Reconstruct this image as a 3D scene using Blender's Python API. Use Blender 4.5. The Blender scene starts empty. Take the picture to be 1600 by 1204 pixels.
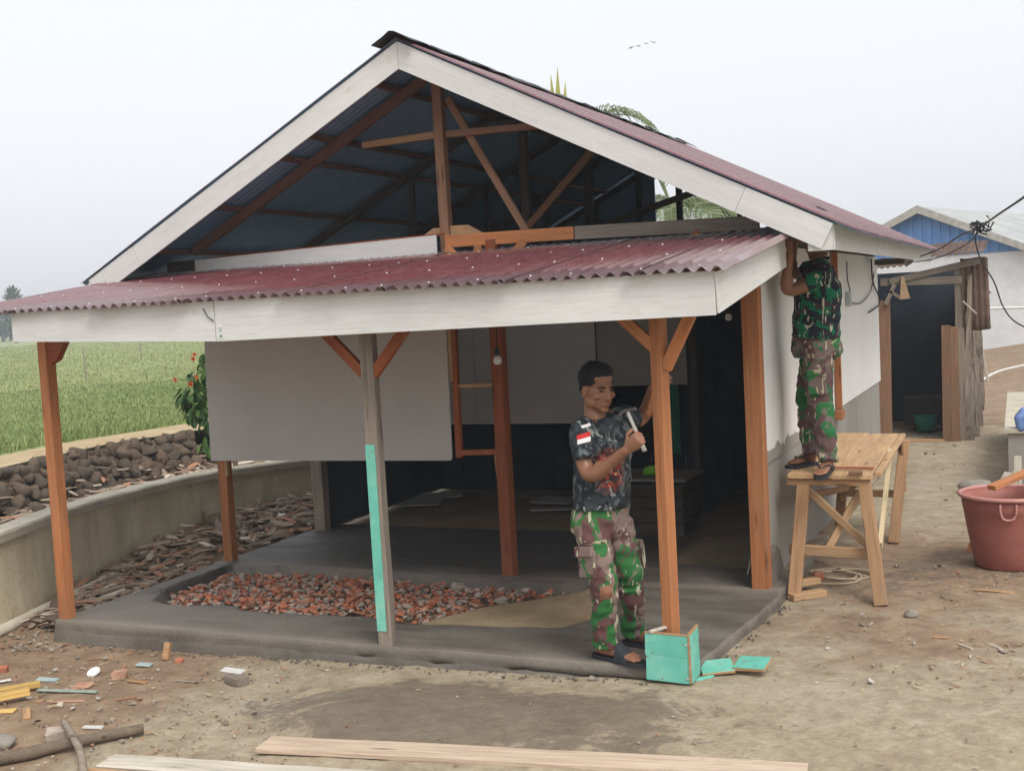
import bpy, bmesh, math, random
import numpy as np
from mathutils import Vector, Matrix, noise as mnoise

random.seed(7)
rng = np.random.default_rng(7)
SC = bpy.context.scene
COL = SC.collection
R = math.radians

# ------------------------------------------------------------------ camera
F_PX, YAW, PITCH, ROLL = 1850.0, 0.4205, 0.06896, 0.05316
CAM = Vector((0.0, 0.0, 2.15))
def _axes():
    fwd = Vector((-math.sin(YAW), math.cos(YAW), 0)); right = Vector((math.cos(YAW), math.sin(YAW), 0)); up = Vector((0, 0, 1))
    f2 = fwd*math.cos(PITCH) - up*math.sin(PITCH); u2 = up*math.cos(PITCH) + fwd*math.sin(PITCH)
    return right*math.cos(ROLL) - u2*math.sin(ROLL), u2*math.cos(ROLL) + right*math.sin(ROLL), f2
CR, CU, CF = _axes()
cd = bpy.data.cameras.new('camera')
cam = bpy.data.objects.new('camera', cd); COL.objects.link(cam)
cam.matrix_world = Matrix(((CR.x, CU.x, -CF.x, CAM.x), (CR.y, CU.y, -CF.y, CAM.y), (CR.z, CU.z, -CF.z, CAM.z), (0, 0, 0, 1)))
cd.sensor_fit = 'HORIZONTAL'; cd.sensor_width = 36.0; cd.lens = F_PX/1600*36.0
cd.clip_start = 0.05; cd.clip_end = 3000
SC.camera = cam

# ------------------------------------------------------------------ hazy daylight
SUN_EL, SUN_AZ = 52.0, 132.0          # degrees, azimuth clockwise from +Y (the depth of the house)
w = bpy.data.worlds.new('World'); SC.world = w; w.use_nodes = True
nt = w.node_tree; nt.nodes.clear()
sky = nt.nodes.new('ShaderNodeTexSky'); sky.sky_type = 'NISHITA'; sky.sun_disc = False
sky.sun_elevation = R(SUN_EL); sky.sun_rotation = R(SUN_AZ)
sky.air_density = 1.0; sky.dust_density = 7.0; sky.ozone_density = 1.0; sky.altitude = 10
hs = nt.nodes.new('ShaderNodeHueSaturation'); hs.inputs['Saturation'].default_value = 0.22
mx = nt.nodes.new('ShaderNodeMix'); mx.data_type = 'RGBA'; mx.inputs[0].default_value = 0.66
mx.inputs[7].default_value = (7.95, 8.12, 8.4, 1)
bg = nt.nodes.new('ShaderNodeBackground'); bg.inputs['Strength'].default_value = 0.129
out = nt.nodes.new('ShaderNodeOutputWorld')
nt.links.new(sky.outputs[0], hs.inputs['Color']); nt.links.new(hs.outputs[0], mx.inputs[6])
nt.links.new(mx.outputs[2], bg.inputs[0]); nt.links.new(bg.outputs[0], out.inputs[0])
sd = bpy.data.lights.new('sun', 'SUN'); sd.energy = 1.5; sd.angle = R(24); sd.color = (1.0, 0.95, 0.87)
sun = bpy.data.objects.new('sun', sd); COL.objects.link(sun)
_s = Vector((math.sin(R(SUN_AZ))*math.cos(R(SUN_EL)), math.cos(R(SUN_AZ))*math.cos(R(SUN_EL)), math.sin(R(SUN_EL))))
sun.rotation_euler = _s.to_track_quat('Z', 'Y').to_euler()
vs = SC.view_settings
vs.view_transform = 'Standard'; vs.look = 'None'; vs.exposure = 0.31; vs.gamma = 1.0; vs.use_curve_mapping = False
SC.cycles.max_bounces = 5; SC.cycles.diffuse_bounces = 4; SC.cycles.glossy_bounces = 2; SC.cycles.use_adaptive_sampling = True; SC.cycles.adaptive_threshold = 0.025; SC.cycles.use_denoising = True
SC.cycles.volume_bounces = 0

# ------------------------------------------------------------------ pixel rays of the 1600 x 1204 photograph -> places
def ray(x, y): return CR*((x-800)/F_PX) - CU*((y-602)/F_PX) + CF
def onz(x, y, z=0.0): d = ray(x, y); return CAM + d*((z-CAM.z)/d.z)
def ony(x, y, Y): d = ray(x, y); return CAM + d*((Y-CAM.y)/d.y)
def onx(x, y, X): d = ray(x, y); return CAM + d*((X-CAM.x)/d.x)
def smooth(a, b, t):
    t = min(1, max(0, (t-a)/(b-a))); return t*t*(3-2*t)
def gz(x, y):
    h = 0.075*smooth(-6.1, -1.7, x)
    h += 0.55*smooth(22, 40, y)*smooth(-2.5, 1.5, x)
    return h + 0.012*mnoise.noise(Vector((x*0.9, y*0.9, 0)))
def ong(x, y):
    p = onz(x, y, 0.0)
    for _ in range(4): p = onz(x, y, gz(p.x, p.y))
    return p

# ------------------------------------------------------------------ shader helpers
class NT:
    def __init__(s, name, rough=0.8, spec=0.3):
        s.m = bpy.data.materials.new(name); s.m.use_nodes = True; s.t = s.m.node_tree
        s.b = s.t.nodes['Principled BSDF']; s.b.inputs['Roughness'].default_value = rough
        s.b.inputs['Specular IOR Level'].default_value = spec
    def n(s, kind, **kw):
        nd = s.t.nodes.new(kind)
        for k, v in kw.items(): setattr(nd, k, v)
        return nd
    def put(s, sock, v):
        if isinstance(v, bpy.types.NodeSocket): s.t.links.new(v, sock)
        elif isinstance(v, (tuple, list)) and len(v) == 3 and sock.type == 'RGBA': sock.default_value = (*v, 1)
        else: sock.default_value = v
    def co(s, kind='Object', scale=(1, 1, 1), rot=(0, 0, 0), rand=False):
        if kind == 'World':
            g = s.n('ShaderNodeNewGeometry'); src = g.outputs['Position']
        else:
            src = s.n('ShaderNodeTexCoord').outputs[kind]
        mp = s.n('ShaderNodeMapping'); mp.inputs['Scale'].default_value = scale; mp.inputs['Rotation'].default_value = rot
        s.put(mp.inputs['Vector'], src)
        if rand:
            oi = s.n('ShaderNodeObjectInfo'); m = s.n('ShaderNodeMath', operation='MULTIPLY'); s.put(m.inputs[0], oi.outputs['Random']); m.inputs[1].default_value = 37.0
            s.put(mp.inputs['Location'], m.outputs[0])
        return mp.outputs[0]
    def noise(s, vec, scale=5, detail=4, rough=0.55, dist=0.0):
        nd = s.n('ShaderNodeTexNoise'); s.put(nd.inputs['Vector'], vec)
        nd.inputs['Scale'].default_value = scale; nd.inputs['Detail'].default_value = detail
        nd.inputs['Roughness'].default_value = rough; nd.inputs['Distortion'].default_value = dist
        return nd.outputs['Fac']
    def vor(s, vec, scale=5, feature='F1', out='Distance'):
        nd = s.n('ShaderNodeTexVoronoi', feature=feature); s.put(nd.inputs['Vector'], vec); nd.inputs['Scale'].default_value = scale
        return nd.outputs[out]
    def ramp(s, fac, stops, interp='LINEAR'):
        nd = s.n('ShaderNodeValToRGB'); nd.color_ramp.interpolation = interp; e = nd.color_ramp.elements
        while len(e) < len(stops): e.new(0.5)
        for el, (p, c) in zip(e, stops):
            el.position = p; el.color = (*c, 1) if isinstance(c, tuple) else (c, c, c, 1)
        s.put(nd.inputs[0], fac); return nd.outputs[0]
    def mix(s, fac, a, b, mode='MIX'):
        nd = s.n('ShaderNodeMix', data_type='RGBA', blend_type=mode); nd.clamp_factor = True
        s.put(nd.inputs[0], fac); s.put(nd.inputs[6], a); s.put(nd.inputs[7], b); return nd.outputs[2]
    def math(s, op, a, b=0.0):
        nd = s.n('ShaderNodeMath', operation=op); s.put(nd.inputs[0], a); s.put(nd.inputs[1], b); return nd.outputs[0]
    def attr(s, name='mask'):
        a = s.n('ShaderNodeAttribute', attribute_name=name); sp = s.n('ShaderNodeSeparateColor'); s.put(sp.inputs[0], a.outputs['Color']); return sp.outputs
    def xyz(s, v):
        sp = s.n('ShaderNodeSeparateXYZ'); s.put(sp.inputs[0], v); return sp.outputs
    def rnd(s): return s.n('ShaderNodeObjectInfo').outputs['Random']
    def bump(s, h, strength=0.4, dist=0.01):
        nd = s.n('ShaderNodeBump'); nd.inputs['Strength'].default_value = strength; nd.inputs['Distance'].default_value = dist
        s.put(nd.inputs['Height'], h); s.put(s.b.inputs['Normal'], nd.outputs[0])
    def col(s, c): s.put(s.b.inputs['Base Color'], c); return s
    def rough(s, c): s.put(s.b.inputs['Roughness'], c); return s

def wood(name, dark, light, rough=0.72, grain=1.0, stain=0.0, stain_col=(0.16, 0.13, 0.10)):
    k = NT(name, rough, 0.25)
    v1 = k.co('Object', (0.9*grain, 14*grain, 14*grain), rand=True); v2 = k.co('Object', (3*grain, 90*grain, 90*grain), rand=True)
    g = k.noise(v1, 1.6, 5, 0.6, 0.6); f = k.noise(v2, 1.0, 3, 0.6)
    c = k.ramp(g, [(0.28, dark), (0.72, light)])
    c = k.mix(0.38, c, k.ramp(f, [(0.3, tuple(x*0.55 for x in dark)), (0.7, tuple(min(1, x*1.1) for x in light))]))
    big = k.noise(k.co('Object', (0.8, 2, 2), rand=True), 1.7, 3)
    c = k.mix(k.ramp(big, [(0.42, 0.0), (0.75, 0.45 + stain*0.5)]), c, k.mix(0.5, c, stain_col))
    r = k.math('ADD', k.math('MULTIPLY', k.rnd(), 0.34), 0.83)
    c = k.mix(1.0, c, k.n('ShaderNodeCombineColor').outputs[0], 'MIX') if False else c
    kn = k.vor(k.co('Object', (1.6, 11, 11), rand=True), 1.0)
    c = k.mix(k.ramp(kn, [(0.05, 0.75), (0.16, 0.0)]), c, tuple(x*0.32 for x in dark))
    sm = k.noise(k.co('Object', (1.3, 5, 5), rand=True), 2.4, 4, 0.7, 0.8)
    c = k.mix(k.ramp(sm, [(0.55, 0.0), (0.72, 0.42)]), c, (0.20, 0.165, 0.135))
    hv = k.n('ShaderNodeHueSaturation'); k.put(hv.inputs['Color'], c); k.put(hv.inputs['Value'], r)
    k.col(hv.outputs[0]); k.bump(k.math('ADD', f, g), 0.25, 0.004)
    return k.m

def plain(name, c1, c2, scale=6, rough=0.8, bump=0.2, bdist=0.004, spec=0.3, kind='Object', detail=5, rand=True, metal=0.0):
    k = NT(name, rough, spec); v = k.co(kind, rand=rand)
    n = k.noise(v, scale, detail, 0.6); n2 = k.noise(v, scale*7, 3, 0.6)
    c = k.ramp(n, [(0.3, c1), (0.7, c2)])
    c = k.mix(k.ramp(n2, [(0.35, 0.0), (0.75, 0.3)]), c, tuple(x*0.6 for x in c1))
    k.col(c); k.b.inputs['Metallic'].default_value = metal
    if bump: k.bump(k.math('ADD', n, k.math('MULTIPLY', n2, 0.5)), bump, bdist)
    return k.m

M = {}
M['timber_orange'] = wood('timber_orange', (0.36, 0.125, 0.045), (0.57, 0.240, 0.098))
M['timber_red'] = wood('timber_red', (0.24, 0.062, 0.026), (0.40, 0.120, 0.048))
M['timber_roof'] = wood('timber_roof', (0.135, 0.070, 0.050), (0.225, 0.125, 0.088))
M['timber_tan'] = wood('timber_tan', (0.33, 0.180, 0.085), (0.52, 0.320, 0.170))
M['timber_brown'] = wood('timber_brown', (0.20, 0.105, 0.060), (0.34, 0.190, 0.110))
M['timber_grey'] = wood('timber_grey', (0.15, 0.125, 0.100), (0.32, 0.270, 0.220), 0.85, 1.2, 0.4)
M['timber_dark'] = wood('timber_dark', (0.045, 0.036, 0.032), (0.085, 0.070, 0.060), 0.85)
M['bench_wood'] = wood('bench_wood', (0.40, 0.235, 0.115), (0.60, 0.400, 0.225), 0.75, 1.0, 0.2)
M['bench_leg_wood'] = wood('bench_leg_wood', (0.30, 0.165, 0.080), (0.48, 0.290, 0.155), 0.78, 1.0, 0.3)
M['plank_pink'] = wood('plank_pink', (0.40, 0.285, 0.205), (0.62, 0.490, 0.380), 0.8, 0.8, 0.4, (0.30, 0.25, 0.20))
M['plank_pale'] = wood('plank_pale', (0.42, 0.370, 0.290), (0.62, 0.570, 0.480), 0.85, 1.0, 0.3, (0.25, 0.22, 0.19))
M['plank_yellow'] = wood('plank_yellow', (0.52, 0.310, 0.085), (0.72, 0.490, 0.180), 0.7)
M['bark'] = wood('bark', (0.14, 0.105, 0.075), (0.27, 0.210, 0.155), 0.9, 1.2, 0.3)
M['old_wood'] = wood('old_wood', (0.17, 0.135, 0.105), (0.34, 0.280, 0.220), 0.9, 1.3, 0.4)
M['plaster_smear'] = plain('plaster_smear', (0.30, 0.285, 0.26), (0.40, 0.38, 0.35), 5, 0.9, 0.3)
M['dark_metal'] = plain('dark_metal', (0.03, 0.028, 0.03), (0.07, 0.06, 0.06), 9, 0.6, 0.2, spec=0.4)
M['black_rubber'] = plain('black_rubber', (0.018, 0.020, 0.026), (0.035, 0.037, 0.045), 20, 0.6, 0.1)
M['screw'] = plain('screw', (0.48, 0.46, 0.46), (0.66, 0.65, 0.65), 9, 0.4, 0.0, spec=0.5)
M['white_plastic'] = plain('white_plastic', (0.70, 0.70, 0.68), (0.78, 0.78, 0.76), 5, 0.45, 0.0, spec=0.5)
M['white_paint'] = plain('white_paint', (0.66, 0.66, 0.64), (0.76, 0.76, 0.75), 1.2, 0.85, 0.1, kind='World', rand=False)

# embossed white fascia board, grain along local X
def fascia_mat():
    k = NT('fascia_white', 0.62, 0.35)
    v = k.co('Object', (1.6, 26, 26), rand=True); g = k.noise(v, 2.0, 4, 0.6, 1.4)
    b = k.noise(k.co('Object', (0.7, 3, 3), rand=True), 1.5, 4)
    c = k.ramp(b, [(0.3, (0.600, 0.602, 0.585)), (0.7, (0.675, 0.678, 0.662))])
    c = k.mix(k.ramp(g, [(0.46, 0.0), (0.62, 0.28)]), c, (0.44, 0.43, 0.41))
    st = k.noise(k.co('Object', (1, 1, 1), rand=True), 7, 2)
    c = k.mix(k.ramp(st, [(0.70, 0.0), (0.80, 0.4)]), c, (0.52, 0.47, 0.38))
    k.col(c); k.bump(g, 0.35, 0.004); return k.m
M['fascia_white'] = fascia_mat()
def panel_mat(name, a, b):
    k = NT(name, 0.85, 0.25); v = k.co('World')
    n = k.noise(v, 0.9, 5, 0.6); n2 = k.noise(k.co('World', (1, 1, 0.12)), 3.2, 4, 0.6); n3 = k.noise(v, 60, 2)
    c = k.ramp(n, [(0.3, a), (0.7, b)])
    c = k.mix(k.ramp(n2, [(0.45, 0.0), (0.8, 0.18)]), c, tuple(x*0.82 for x in a))
    k.col(c); k.bump(n3, 0.12, 0.002); return k.m
M['fibre_panel'] = panel_mat('fibre_panel', (0.445, 0.425, 0.405), (0.53, 0.505, 0.48))
M['wall_white'] = panel_mat('wall_white', (0.68, 0.670, 0.65), (0.76, 0.750, 0.73))
M['plaster_grey'] = panel_mat('plaster_grey', (0.24, 0.225, 0.20), (0.345, 0.325, 0.29))
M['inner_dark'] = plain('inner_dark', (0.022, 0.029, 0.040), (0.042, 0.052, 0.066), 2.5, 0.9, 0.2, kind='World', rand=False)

def roof_paint():
    k = NT('roof_maroon', 0.30, 0.5); v = k.co('World')
    n = k.noise(v, 1.3, 5, 0.6); n2 = k.noise(k.co('World', (5, 0.6, 5)), 4, 4, 0.65)
    c = k.ramp(n, [(0.3, (0.118, 0.018, 0.024)), (0.7, (0.170, 0.031, 0.037))])
    c = k.mix(k.ramp(n2, [(0.45, 0.0), (0.75, 0.26)]), c, (0.27, 0.155, 0.15))
    k.col(c); k.rough(k.ramp(n2, [(0.3, 0.20), (0.8, 0.42)])); k.b.inputs['Coat Weight'].default_value = 0.8; k.b.inputs['Coat Roughness'].default_value = 0.16
    k.b.inputs['Sheen Weight'].default_value = 0.30; k.b.inputs['Sheen Roughness'].default_value = 0.35; k.b.inputs['Sheen Tint'].default_value = (0.86, 0.80, 0.83, 1)
    k.bump(n2, 0.08, 0.003); return k.m
M['roof_maroon'] = roof_paint()
def zinc(name, a, b):
    k = NT(name, 0.5, 0.5); v = k.co('World')
    n = k.noise(v, 1.5, 5, 0.6); n2 = k.noise(v, 22, 3)
    c = k.mix(k.ramp(n2, [(0.4, 0.0), (0.8, 0.3)]), k.ramp(n, [(0.3, a), (0.7, b)]), tuple(x*0.6 for x in a))
    k.col(c); k.b.inputs['Metallic'].default_value = 0.08; k.rough(k.ramp(n, [(0.3, 0.4), (0.7, 0.62)])); return k.m
M['roof_under'] = zinc('roof_under', (0.180, 0.320, 0.490), (0.240, 0.400, 0.580))
def rusty():
    k = NT('rusty_sheet', 0.85, 0.25); v = k.co('World')
    n = k.noise(v, 3.0, 6, 0.65); n2 = k.noise(v, 17, 4)
    c = k.ramp(n, [(0.3, (0.055, 0.034, 0.028)), (0.55, (0.13, 0.080, 0.060)), (0.75, (0.21, 0.18, 0.165))])
    c = k.mix(k.ramp(n2, [(0.4, 0.0), (0.7, 0.5)]), c, (0.07, 0.038, 0.028)); k.col(c); k.bump(n2, 0.2, 0.004); return k.m
M['rusty_sheet'] = rusty()

def cement_mat():      # fresh cement; mask: R sand, G lighter dry rim
    k = NT('cement_fresh', 0.62, 0.4); v = k.co('World'); a = k.attr()
    n = k.noise(v, 2.2, 6, 0.62); n2 = k.noise(v, 45, 4, 0.7); n3 = k.noise(k.co('World', (1, 3.5, 1)), 1.3, 4, 0.6)
    c = k.ramp(n, [(0.28, (0.094, 0.082, 0.068)), (0.72, (0.162, 0.142, 0.119))])
    c = k.mix(k.ramp(n3, [(0.42, 0.0), (0.66, 0.75)]), c, (0.205, 0.182, 0.154))
    c = k.mix(k.math('MULTIPLY', a[1], k.ramp(n, [(0.2, 0.55), (0.7, 1.0)])), c, (0.30, 0.255, 0.205))
    sand = k.mix(k.ramp(n, [(0.35, 0.0), (0.65, 1.0)]), (0.30, 0.215, 0.125), (0.45, 0.340, 0.210))
    c = k.mix(k.ramp(k.math('ADD', a[0], k.math('MULTIPLY', k.math('SUBTRACT', n2, 0.5), 0.5)), [(0.35, 0.0), (0.65, 1.0)]), c, sand)
    c = k.mix(k.ramp(n2, [(0.30, 0.25), (0.55, 0.0)]), c, (0.05, 0.046, 0.042))
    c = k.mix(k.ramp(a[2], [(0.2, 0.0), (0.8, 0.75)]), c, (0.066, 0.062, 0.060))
    k.col(c); k.rough(k.ramp(n3, [(0.35, 0.5), (0.7, 0.78)])); k.bump(k.math('ADD', k.math('MULTIPLY', n2, 1.3), k.math('ADD', k.math('MULTIPLY', n, 2.0), k.math('MULTIPLY', n3, 2.0))), 0.5, 0.008); return k.m
M['cement_fresh'] = cement_mat()

def yard_mat():        # mask: R bare earth, G damp, B pale worn concrete
    k = NT('yard_ground', 0.9, 0.2); v = k.co('World'); a = k.attr()
    n = k.noise(v, 0.75, 4, 0.62, 0.4); n2 = k.noise(v, 5.5, 5, 0.66, 0.3); n3 = k.noise(v, 48, 3, 0.7); n4 = k.noise(v, 1.9, 5, 0.72, 1.0); n6 = k.noise(v, 14, 4, 0.7, 0.6)
    conc = k.ramp(k.math('ADD', k.math('MULTIPLY', n2, 0.5), k.math('MULTIPLY', n6, 0.5)), [(0.30, (0.205, 0.158, 0.103)), (0.50, (0.335, 0.275, 0.193)), (0.68, (0.455, 0.388, 0.288))])
    earth = k.ramp(n2, [(0.25, (0.170, 0.115, 0.073)), (0.55, (0.280, 0.198, 0.132)), (0.8, (0.385, 0.295, 0.205))])
    f = k.math('ADD', k.math('ADD', k.math('ADD', a[0], 0.12), k.math('MULTIPLY', k.math('SUBTRACT', n4, 0.5), 1.9)), k.math('MULTIPLY', k.math('SUBTRACT', n6, 0.5), 1.0))
    c = k.mix(k.ramp(f, [(0.30, 0.0), (0.70, 1.0)]), conc, earth)
    pf = k.math('ADD', a[2], k.math('MULTIPLY', k.math('SUBTRACT', n4, 0.5), 1.2))
    c = k.mix(k.ramp(pf, [(0.40, 0.0), (0.85, 0.55)]), c, k.mix(n2, (0.36, 0.33, 0.28), (0.45, 0.40, 0.33)))
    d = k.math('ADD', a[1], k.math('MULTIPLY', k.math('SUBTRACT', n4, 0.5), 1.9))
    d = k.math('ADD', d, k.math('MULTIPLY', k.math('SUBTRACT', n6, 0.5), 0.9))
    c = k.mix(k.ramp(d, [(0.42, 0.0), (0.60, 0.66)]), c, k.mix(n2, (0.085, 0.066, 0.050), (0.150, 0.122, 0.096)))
    c = k.mix(k.ramp(n3, [(0.28, 0.22), (0.46, 0.0)]), c, (0.125, 0.092, 0.066))
    c = k.mix(k.ramp(n3, [(0.64, 0.0), (0.82, 0.22)]), c, (0.46, 0.40, 0.32))
    k.col(c); k.rough(k.ramp(d, [(0.4, 0.93), (0.7, 0.62)]))
    k.bump(k.math('ADD', k.math('MULTIPLY', n2, 1.6), k.math('MULTIPLY', n6, 1.2)), 0.6, 0.014); return k.m
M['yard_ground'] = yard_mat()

# ------------------------------------------------------------------ object helpers
def link(o, parent=None):
    COL.objects.link(o)
    if parent is not None:
        o.parent = parent
        pm = parent['_mw'] if '_mw' in parent.keys() else None
        o.matrix_parent_inverse = WM[parent.name].inverted()
    WM[o.name] = o.matrix_basis.copy()
    return o
WM = {}
def tag(o, label=None, cat=None, group=None, kind=None):
    if label: o['label'] = label
    if cat: o['category'] = cat
    if group: o['group'] = group
    if kind: o['kind'] = kind
    return o
def root(name, label, cat, loc=(0, 0, 0), group=None):
    o = bpy.data.objects.new(name, None); o.empty_display_size = 0.1; o.matrix_basis = Matrix.Translation(Vector(loc)); link(o)
    return tag(o, label, cat, group)
def mesh_obj(name, me, mats=None, parent=None, mw=None, smooth_=False):
    o = bpy.data.objects.new(name, me)
    if mats is not None and len(me.materials) == 0:
        for m in (mats if isinstance(mats, (list, tuple)) else [mats]): me.materials.append(M[m] if isinstance(m, str) else m)
    if smooth_: me.polygons.foreach_set('use_smooth', [True]*len(me.polygons))
    if mw is not None: o.matrix_basis = mw
    return link(o, parent)
class MB:
    def __init__(s): s.v = []; s.f = []; s.mi = []
    def add(s, vs, fs, mi=0):
        o = len(s.v); s.v += [tuple(p) for p in vs]
        for f in fs: s.f.append(tuple(i+o for i in f)); s.mi.append(mi)
    def box(s, c, d, mi=0, rot=None):
        cx, cy, cz = c; a, b, e = d[0]/2, d[1]/2, d[2]/2
        vs = [Vector((x, y, z)) for x in (-a, a) for y in (-b, b) for z in (-e, e)]
        if rot is not None: vs = [rot @ q for q in vs]
        s.add([q + Vector(c) for q in vs], [(0, 1, 3, 2), (4, 6, 7, 5), (0, 4, 5, 1), (2, 3, 7, 6), (0, 2, 6, 4), (1, 5, 7, 3)], mi)
    def tube(s, pts, rad, n=8, mi=0, caps=True, up=Vector((0, 0, 1))):
        pts = [Vector(p) for p in pts]; m = len(pts); rings = []
        rr = rad if isinstance(rad, (list, tuple)) else [rad]*m
        for i, p in enumerate(pts):
            t = (pts[min(i+1, m-1)] - pts[max(i-1, 0)]).normalized()
            u = up if abs(t.dot(up)) < 0.95 else Vector((1, 0, 0))
            a = t.cross(u).normalized(); b = a.cross(t).normalized()
            r = rr[i]; ra, rb = r if isinstance(r, (tuple, list)) else (r, r)
            rings.append([p + a*(ra*math.cos(2*math.pi*k/n)) + b*(rb*math.sin(2*math.pi*k/n)) for k in range(n)])
        vs = [q for rg in rings for q in rg]; fs = []
        for i in range(m-1):
            for k in range(n):
                fs.append((i*n+k, i*n+(k+1) % n, (i+1)*n+(k+1) % n, (i+1)*n+k))
        if caps: fs.append(tuple(range(n-1, -1, -1))); fs.append(tuple((m-1)*n+k for k in range(n)))
        s.add(vs, fs, mi)
    def prism(s, poly, d0, d1, axes, mi=0):
        # poly: 2-D outline in axes (i,j); extruded along the third from d0 to d1
        i, j = axes; k = 3-i-j; n = len(poly); vs = []
        for d in (d0, d1):
            for (a, b) in poly:
                q = [0, 0, 0]; q[i] = a; q[j] = b; q[k] = d; vs.append(q)
        s.add(vs, [tuple(range(n))[::-1], tuple(range(n, 2*n))] + [(a, (a+1) % n, n+(a+1) % n, n+a) for a in range(n)], mi)
    def mesh(s, name, fix=True):
        me = bpy.data.meshes.new(name); me.from_pydata(s.v, [], s.f); me.polygons.foreach_set('material_index', s.mi)
        if fix:
            bm = bmesh.new(); bm.from_mesh(me); bmesh.ops.recalc_face_normals(bm, faces=bm.faces); bm.to_mesh(me); bm.free()
        me.update(); return me
    def build(s, name, mats, parent=None, mw=None, smooth_=False, fix=True):
        return mesh_obj(name, s.mesh(name, fix), mats, parent, mw, smooth_)

def box_mesh(name, L, W, H, bev=0.004, jit=0.0, cuts=0, warp=0.0):
    bm = bmesh.new(); bmesh.ops.create_cube(bm, size=1.0)
    for v in bm.verts: v.co = Vector((v.co.x*L, v.co.y*W, v.co.z*H))
    if cuts:
        es = [e for e in bm.edges if abs((e.verts[0].co-e.verts[1].co).x) > L*0.5]
        bmesh.ops.subdivide_edges(bm, edges=es, cuts=cuts, use_grid_fill=False)
    if bev > 0: bmesh.ops.bevel(bm, geom=[e for e in bm.edges if e.calc_face_angle(0) > 0.5], offset=min(bev, 0.3*min(W, H)), segments=1, affect='EDGES')
    if warp:
        a, b, ph = random.uniform(-1, 1)*warp, random.uniform(-1, 1)*warp, random.uniform(0, 6)
        for v in bm.verts:
            t = v.co.x/L
            v.co.z += a*math.sin(t*3.0+ph); v.co.y += b*math.sin(t*2.5+ph*2)
    if jit:
        for v in bm.verts: v.co += Vector((random.uniform(-1, 1), random.uniform(-1, 1), random.uniform(-1, 1)))*jit
    me = bpy.data.meshes.new(name); bm.to_mesh(me); bm.free(); return me
def frame_x(p0, p1, up=(0, 0, 1)):
    p0, p1 = Vector(p0), Vector(p1); x = (p1-p0).normalized(); u = Vector(up)
    if abs(x.dot(u)) > 0.97: u = Vector((0, 1, 0))
    y = u.cross(x).normalized(); z = x.cross(y); c = (p0+p1)/2
    return Matrix(((x.x, y.x, z.x, c.x), (x.y, y.y, z.y, c.y), (x.z, y.z, z.z, c.z), (0, 0, 0, 1)))
def beam(name, p0, p1, W, H, mat, parent=None, up=(0, 0, 1), spin=0.0, bev=0.004, jit=0.0, cuts=0, warp=0.0):
    """a timber from p0 to p1, W across, H along 'up'"""
    L = (Vector(p1)-Vector(p0)).length; mw = frame_x(p0, p1, up)
    if spin: mw = mw @ Matrix.Rotation(spin, 4, 'X')
    return mesh_obj(name, box_mesh(name, L, W, H, bev, jit, cuts, warp), mat, parent, mw)

def grid_mesh(name, xs, ys, zf, mask=None):
    nx, ny = len(xs), len(ys); v = [(x, y, zf(x, y)) for y in ys for x in xs]
    f = [(j*nx+i, j*nx+i+1, (j+1)*nx+i+1, (j+1)*nx+i) for j in range(ny-1) for i in range(nx-1)]
    me = bpy.data.meshes.new(name); me.from_pydata(v, [], f)
    if mask:
        ca = me.color_attributes.new('mask', 'FLOAT_COLOR', 'POINT'); arr = np.ones((len(v), 4), dtype=np.float32)
        for i, q in enumerate(v): arr[i, :3] = mask(q[0], q[1])
        ca.data.foreach_set('color', arr.ravel())
    me.polygons.foreach_set('use_smooth', [True]*len(f)); me.update(); return me
def inpoly(x, y, P):
    c = False; j = len(P)-1
    for i in range(len(P)):
        if (P[i][1] > y) != (P[j][1] > y) and x < (P[j][0]-P[i][0])*(y-P[i][1])/(P[j][1]-P[i][1])+P[i][0]: c = not c
        j = i
    return c
def blob(p, c, r, rot=0.0):
    dx, dy = p[0]-c[0], p[1]-c[1]
    return math.exp(-((dx/r[0])**2 + (dy/r[1])**2))

# ------------------------------------------------------------------ ground
def lin(a, b, s): return list(np.arange(a, b, s))
xs = [-600, -300, -150, -80, -50, -35, -25, -18, -14, -11, -9.5] + lin(-8.5, 1.5, 0.07) + [1.6, 2, 3, 5, 8, 14, 25, 50, 120, 300, 600]
ys = [-300, -100, -40, -15, -5, 0, 2, 3] + lin(3.6, 12.5, 0.07) + lin(12.6, 20, 0.2) + lin(20, 42, 0.8) + [45, 55, 70, 100, 180, 320, 700]
def ground_z(x, y):
    return gz(x, y) + (0.010*mnoise.noise(Vector((x*4, y*4, 3))) + 0.006*mnoise.noise(Vector((x*11, y*11, 5))) if abs(x) < 9 and 3 < y < 20 else 0) - 0.25*smooth(-7.6, -8.6, x)
def ground_mask(x, y):
    p = (x, y)
    earth = 0.95*smooth(-4.0, -5.2, x) + 1.0*blob(p, (-0.5, 9.0), (1.3, 1.15)) + 0.55*blob(p, (-0.9, 7.2), (0.9, 0.6)) + 0.85*smooth(16.5, 19, y) + 0.6*blob(p, (0.2, 12), (0.6, 2)) + 0.8*smooth(-5.9, -6.3, x)
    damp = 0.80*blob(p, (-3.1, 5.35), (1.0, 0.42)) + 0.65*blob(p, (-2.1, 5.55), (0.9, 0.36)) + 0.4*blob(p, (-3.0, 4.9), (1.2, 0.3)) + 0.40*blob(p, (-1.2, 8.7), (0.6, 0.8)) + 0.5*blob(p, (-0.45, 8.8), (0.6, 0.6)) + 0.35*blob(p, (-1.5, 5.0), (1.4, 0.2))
    pale = 0.55*blob(p, (-3.9, 5.2), (1.0, 0.5)) + 0.5*blob(p, (-1.2, 6.0), (0.9, 0.7)) + 0.55*blob(p, (-0.9, 12.5), (0.8, 2.0)) + 0.3*blob(p, (0.2, 6.0), (1.0, 0.7))
    return min(1, earth), min(1, damp), min(1, pale)
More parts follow.
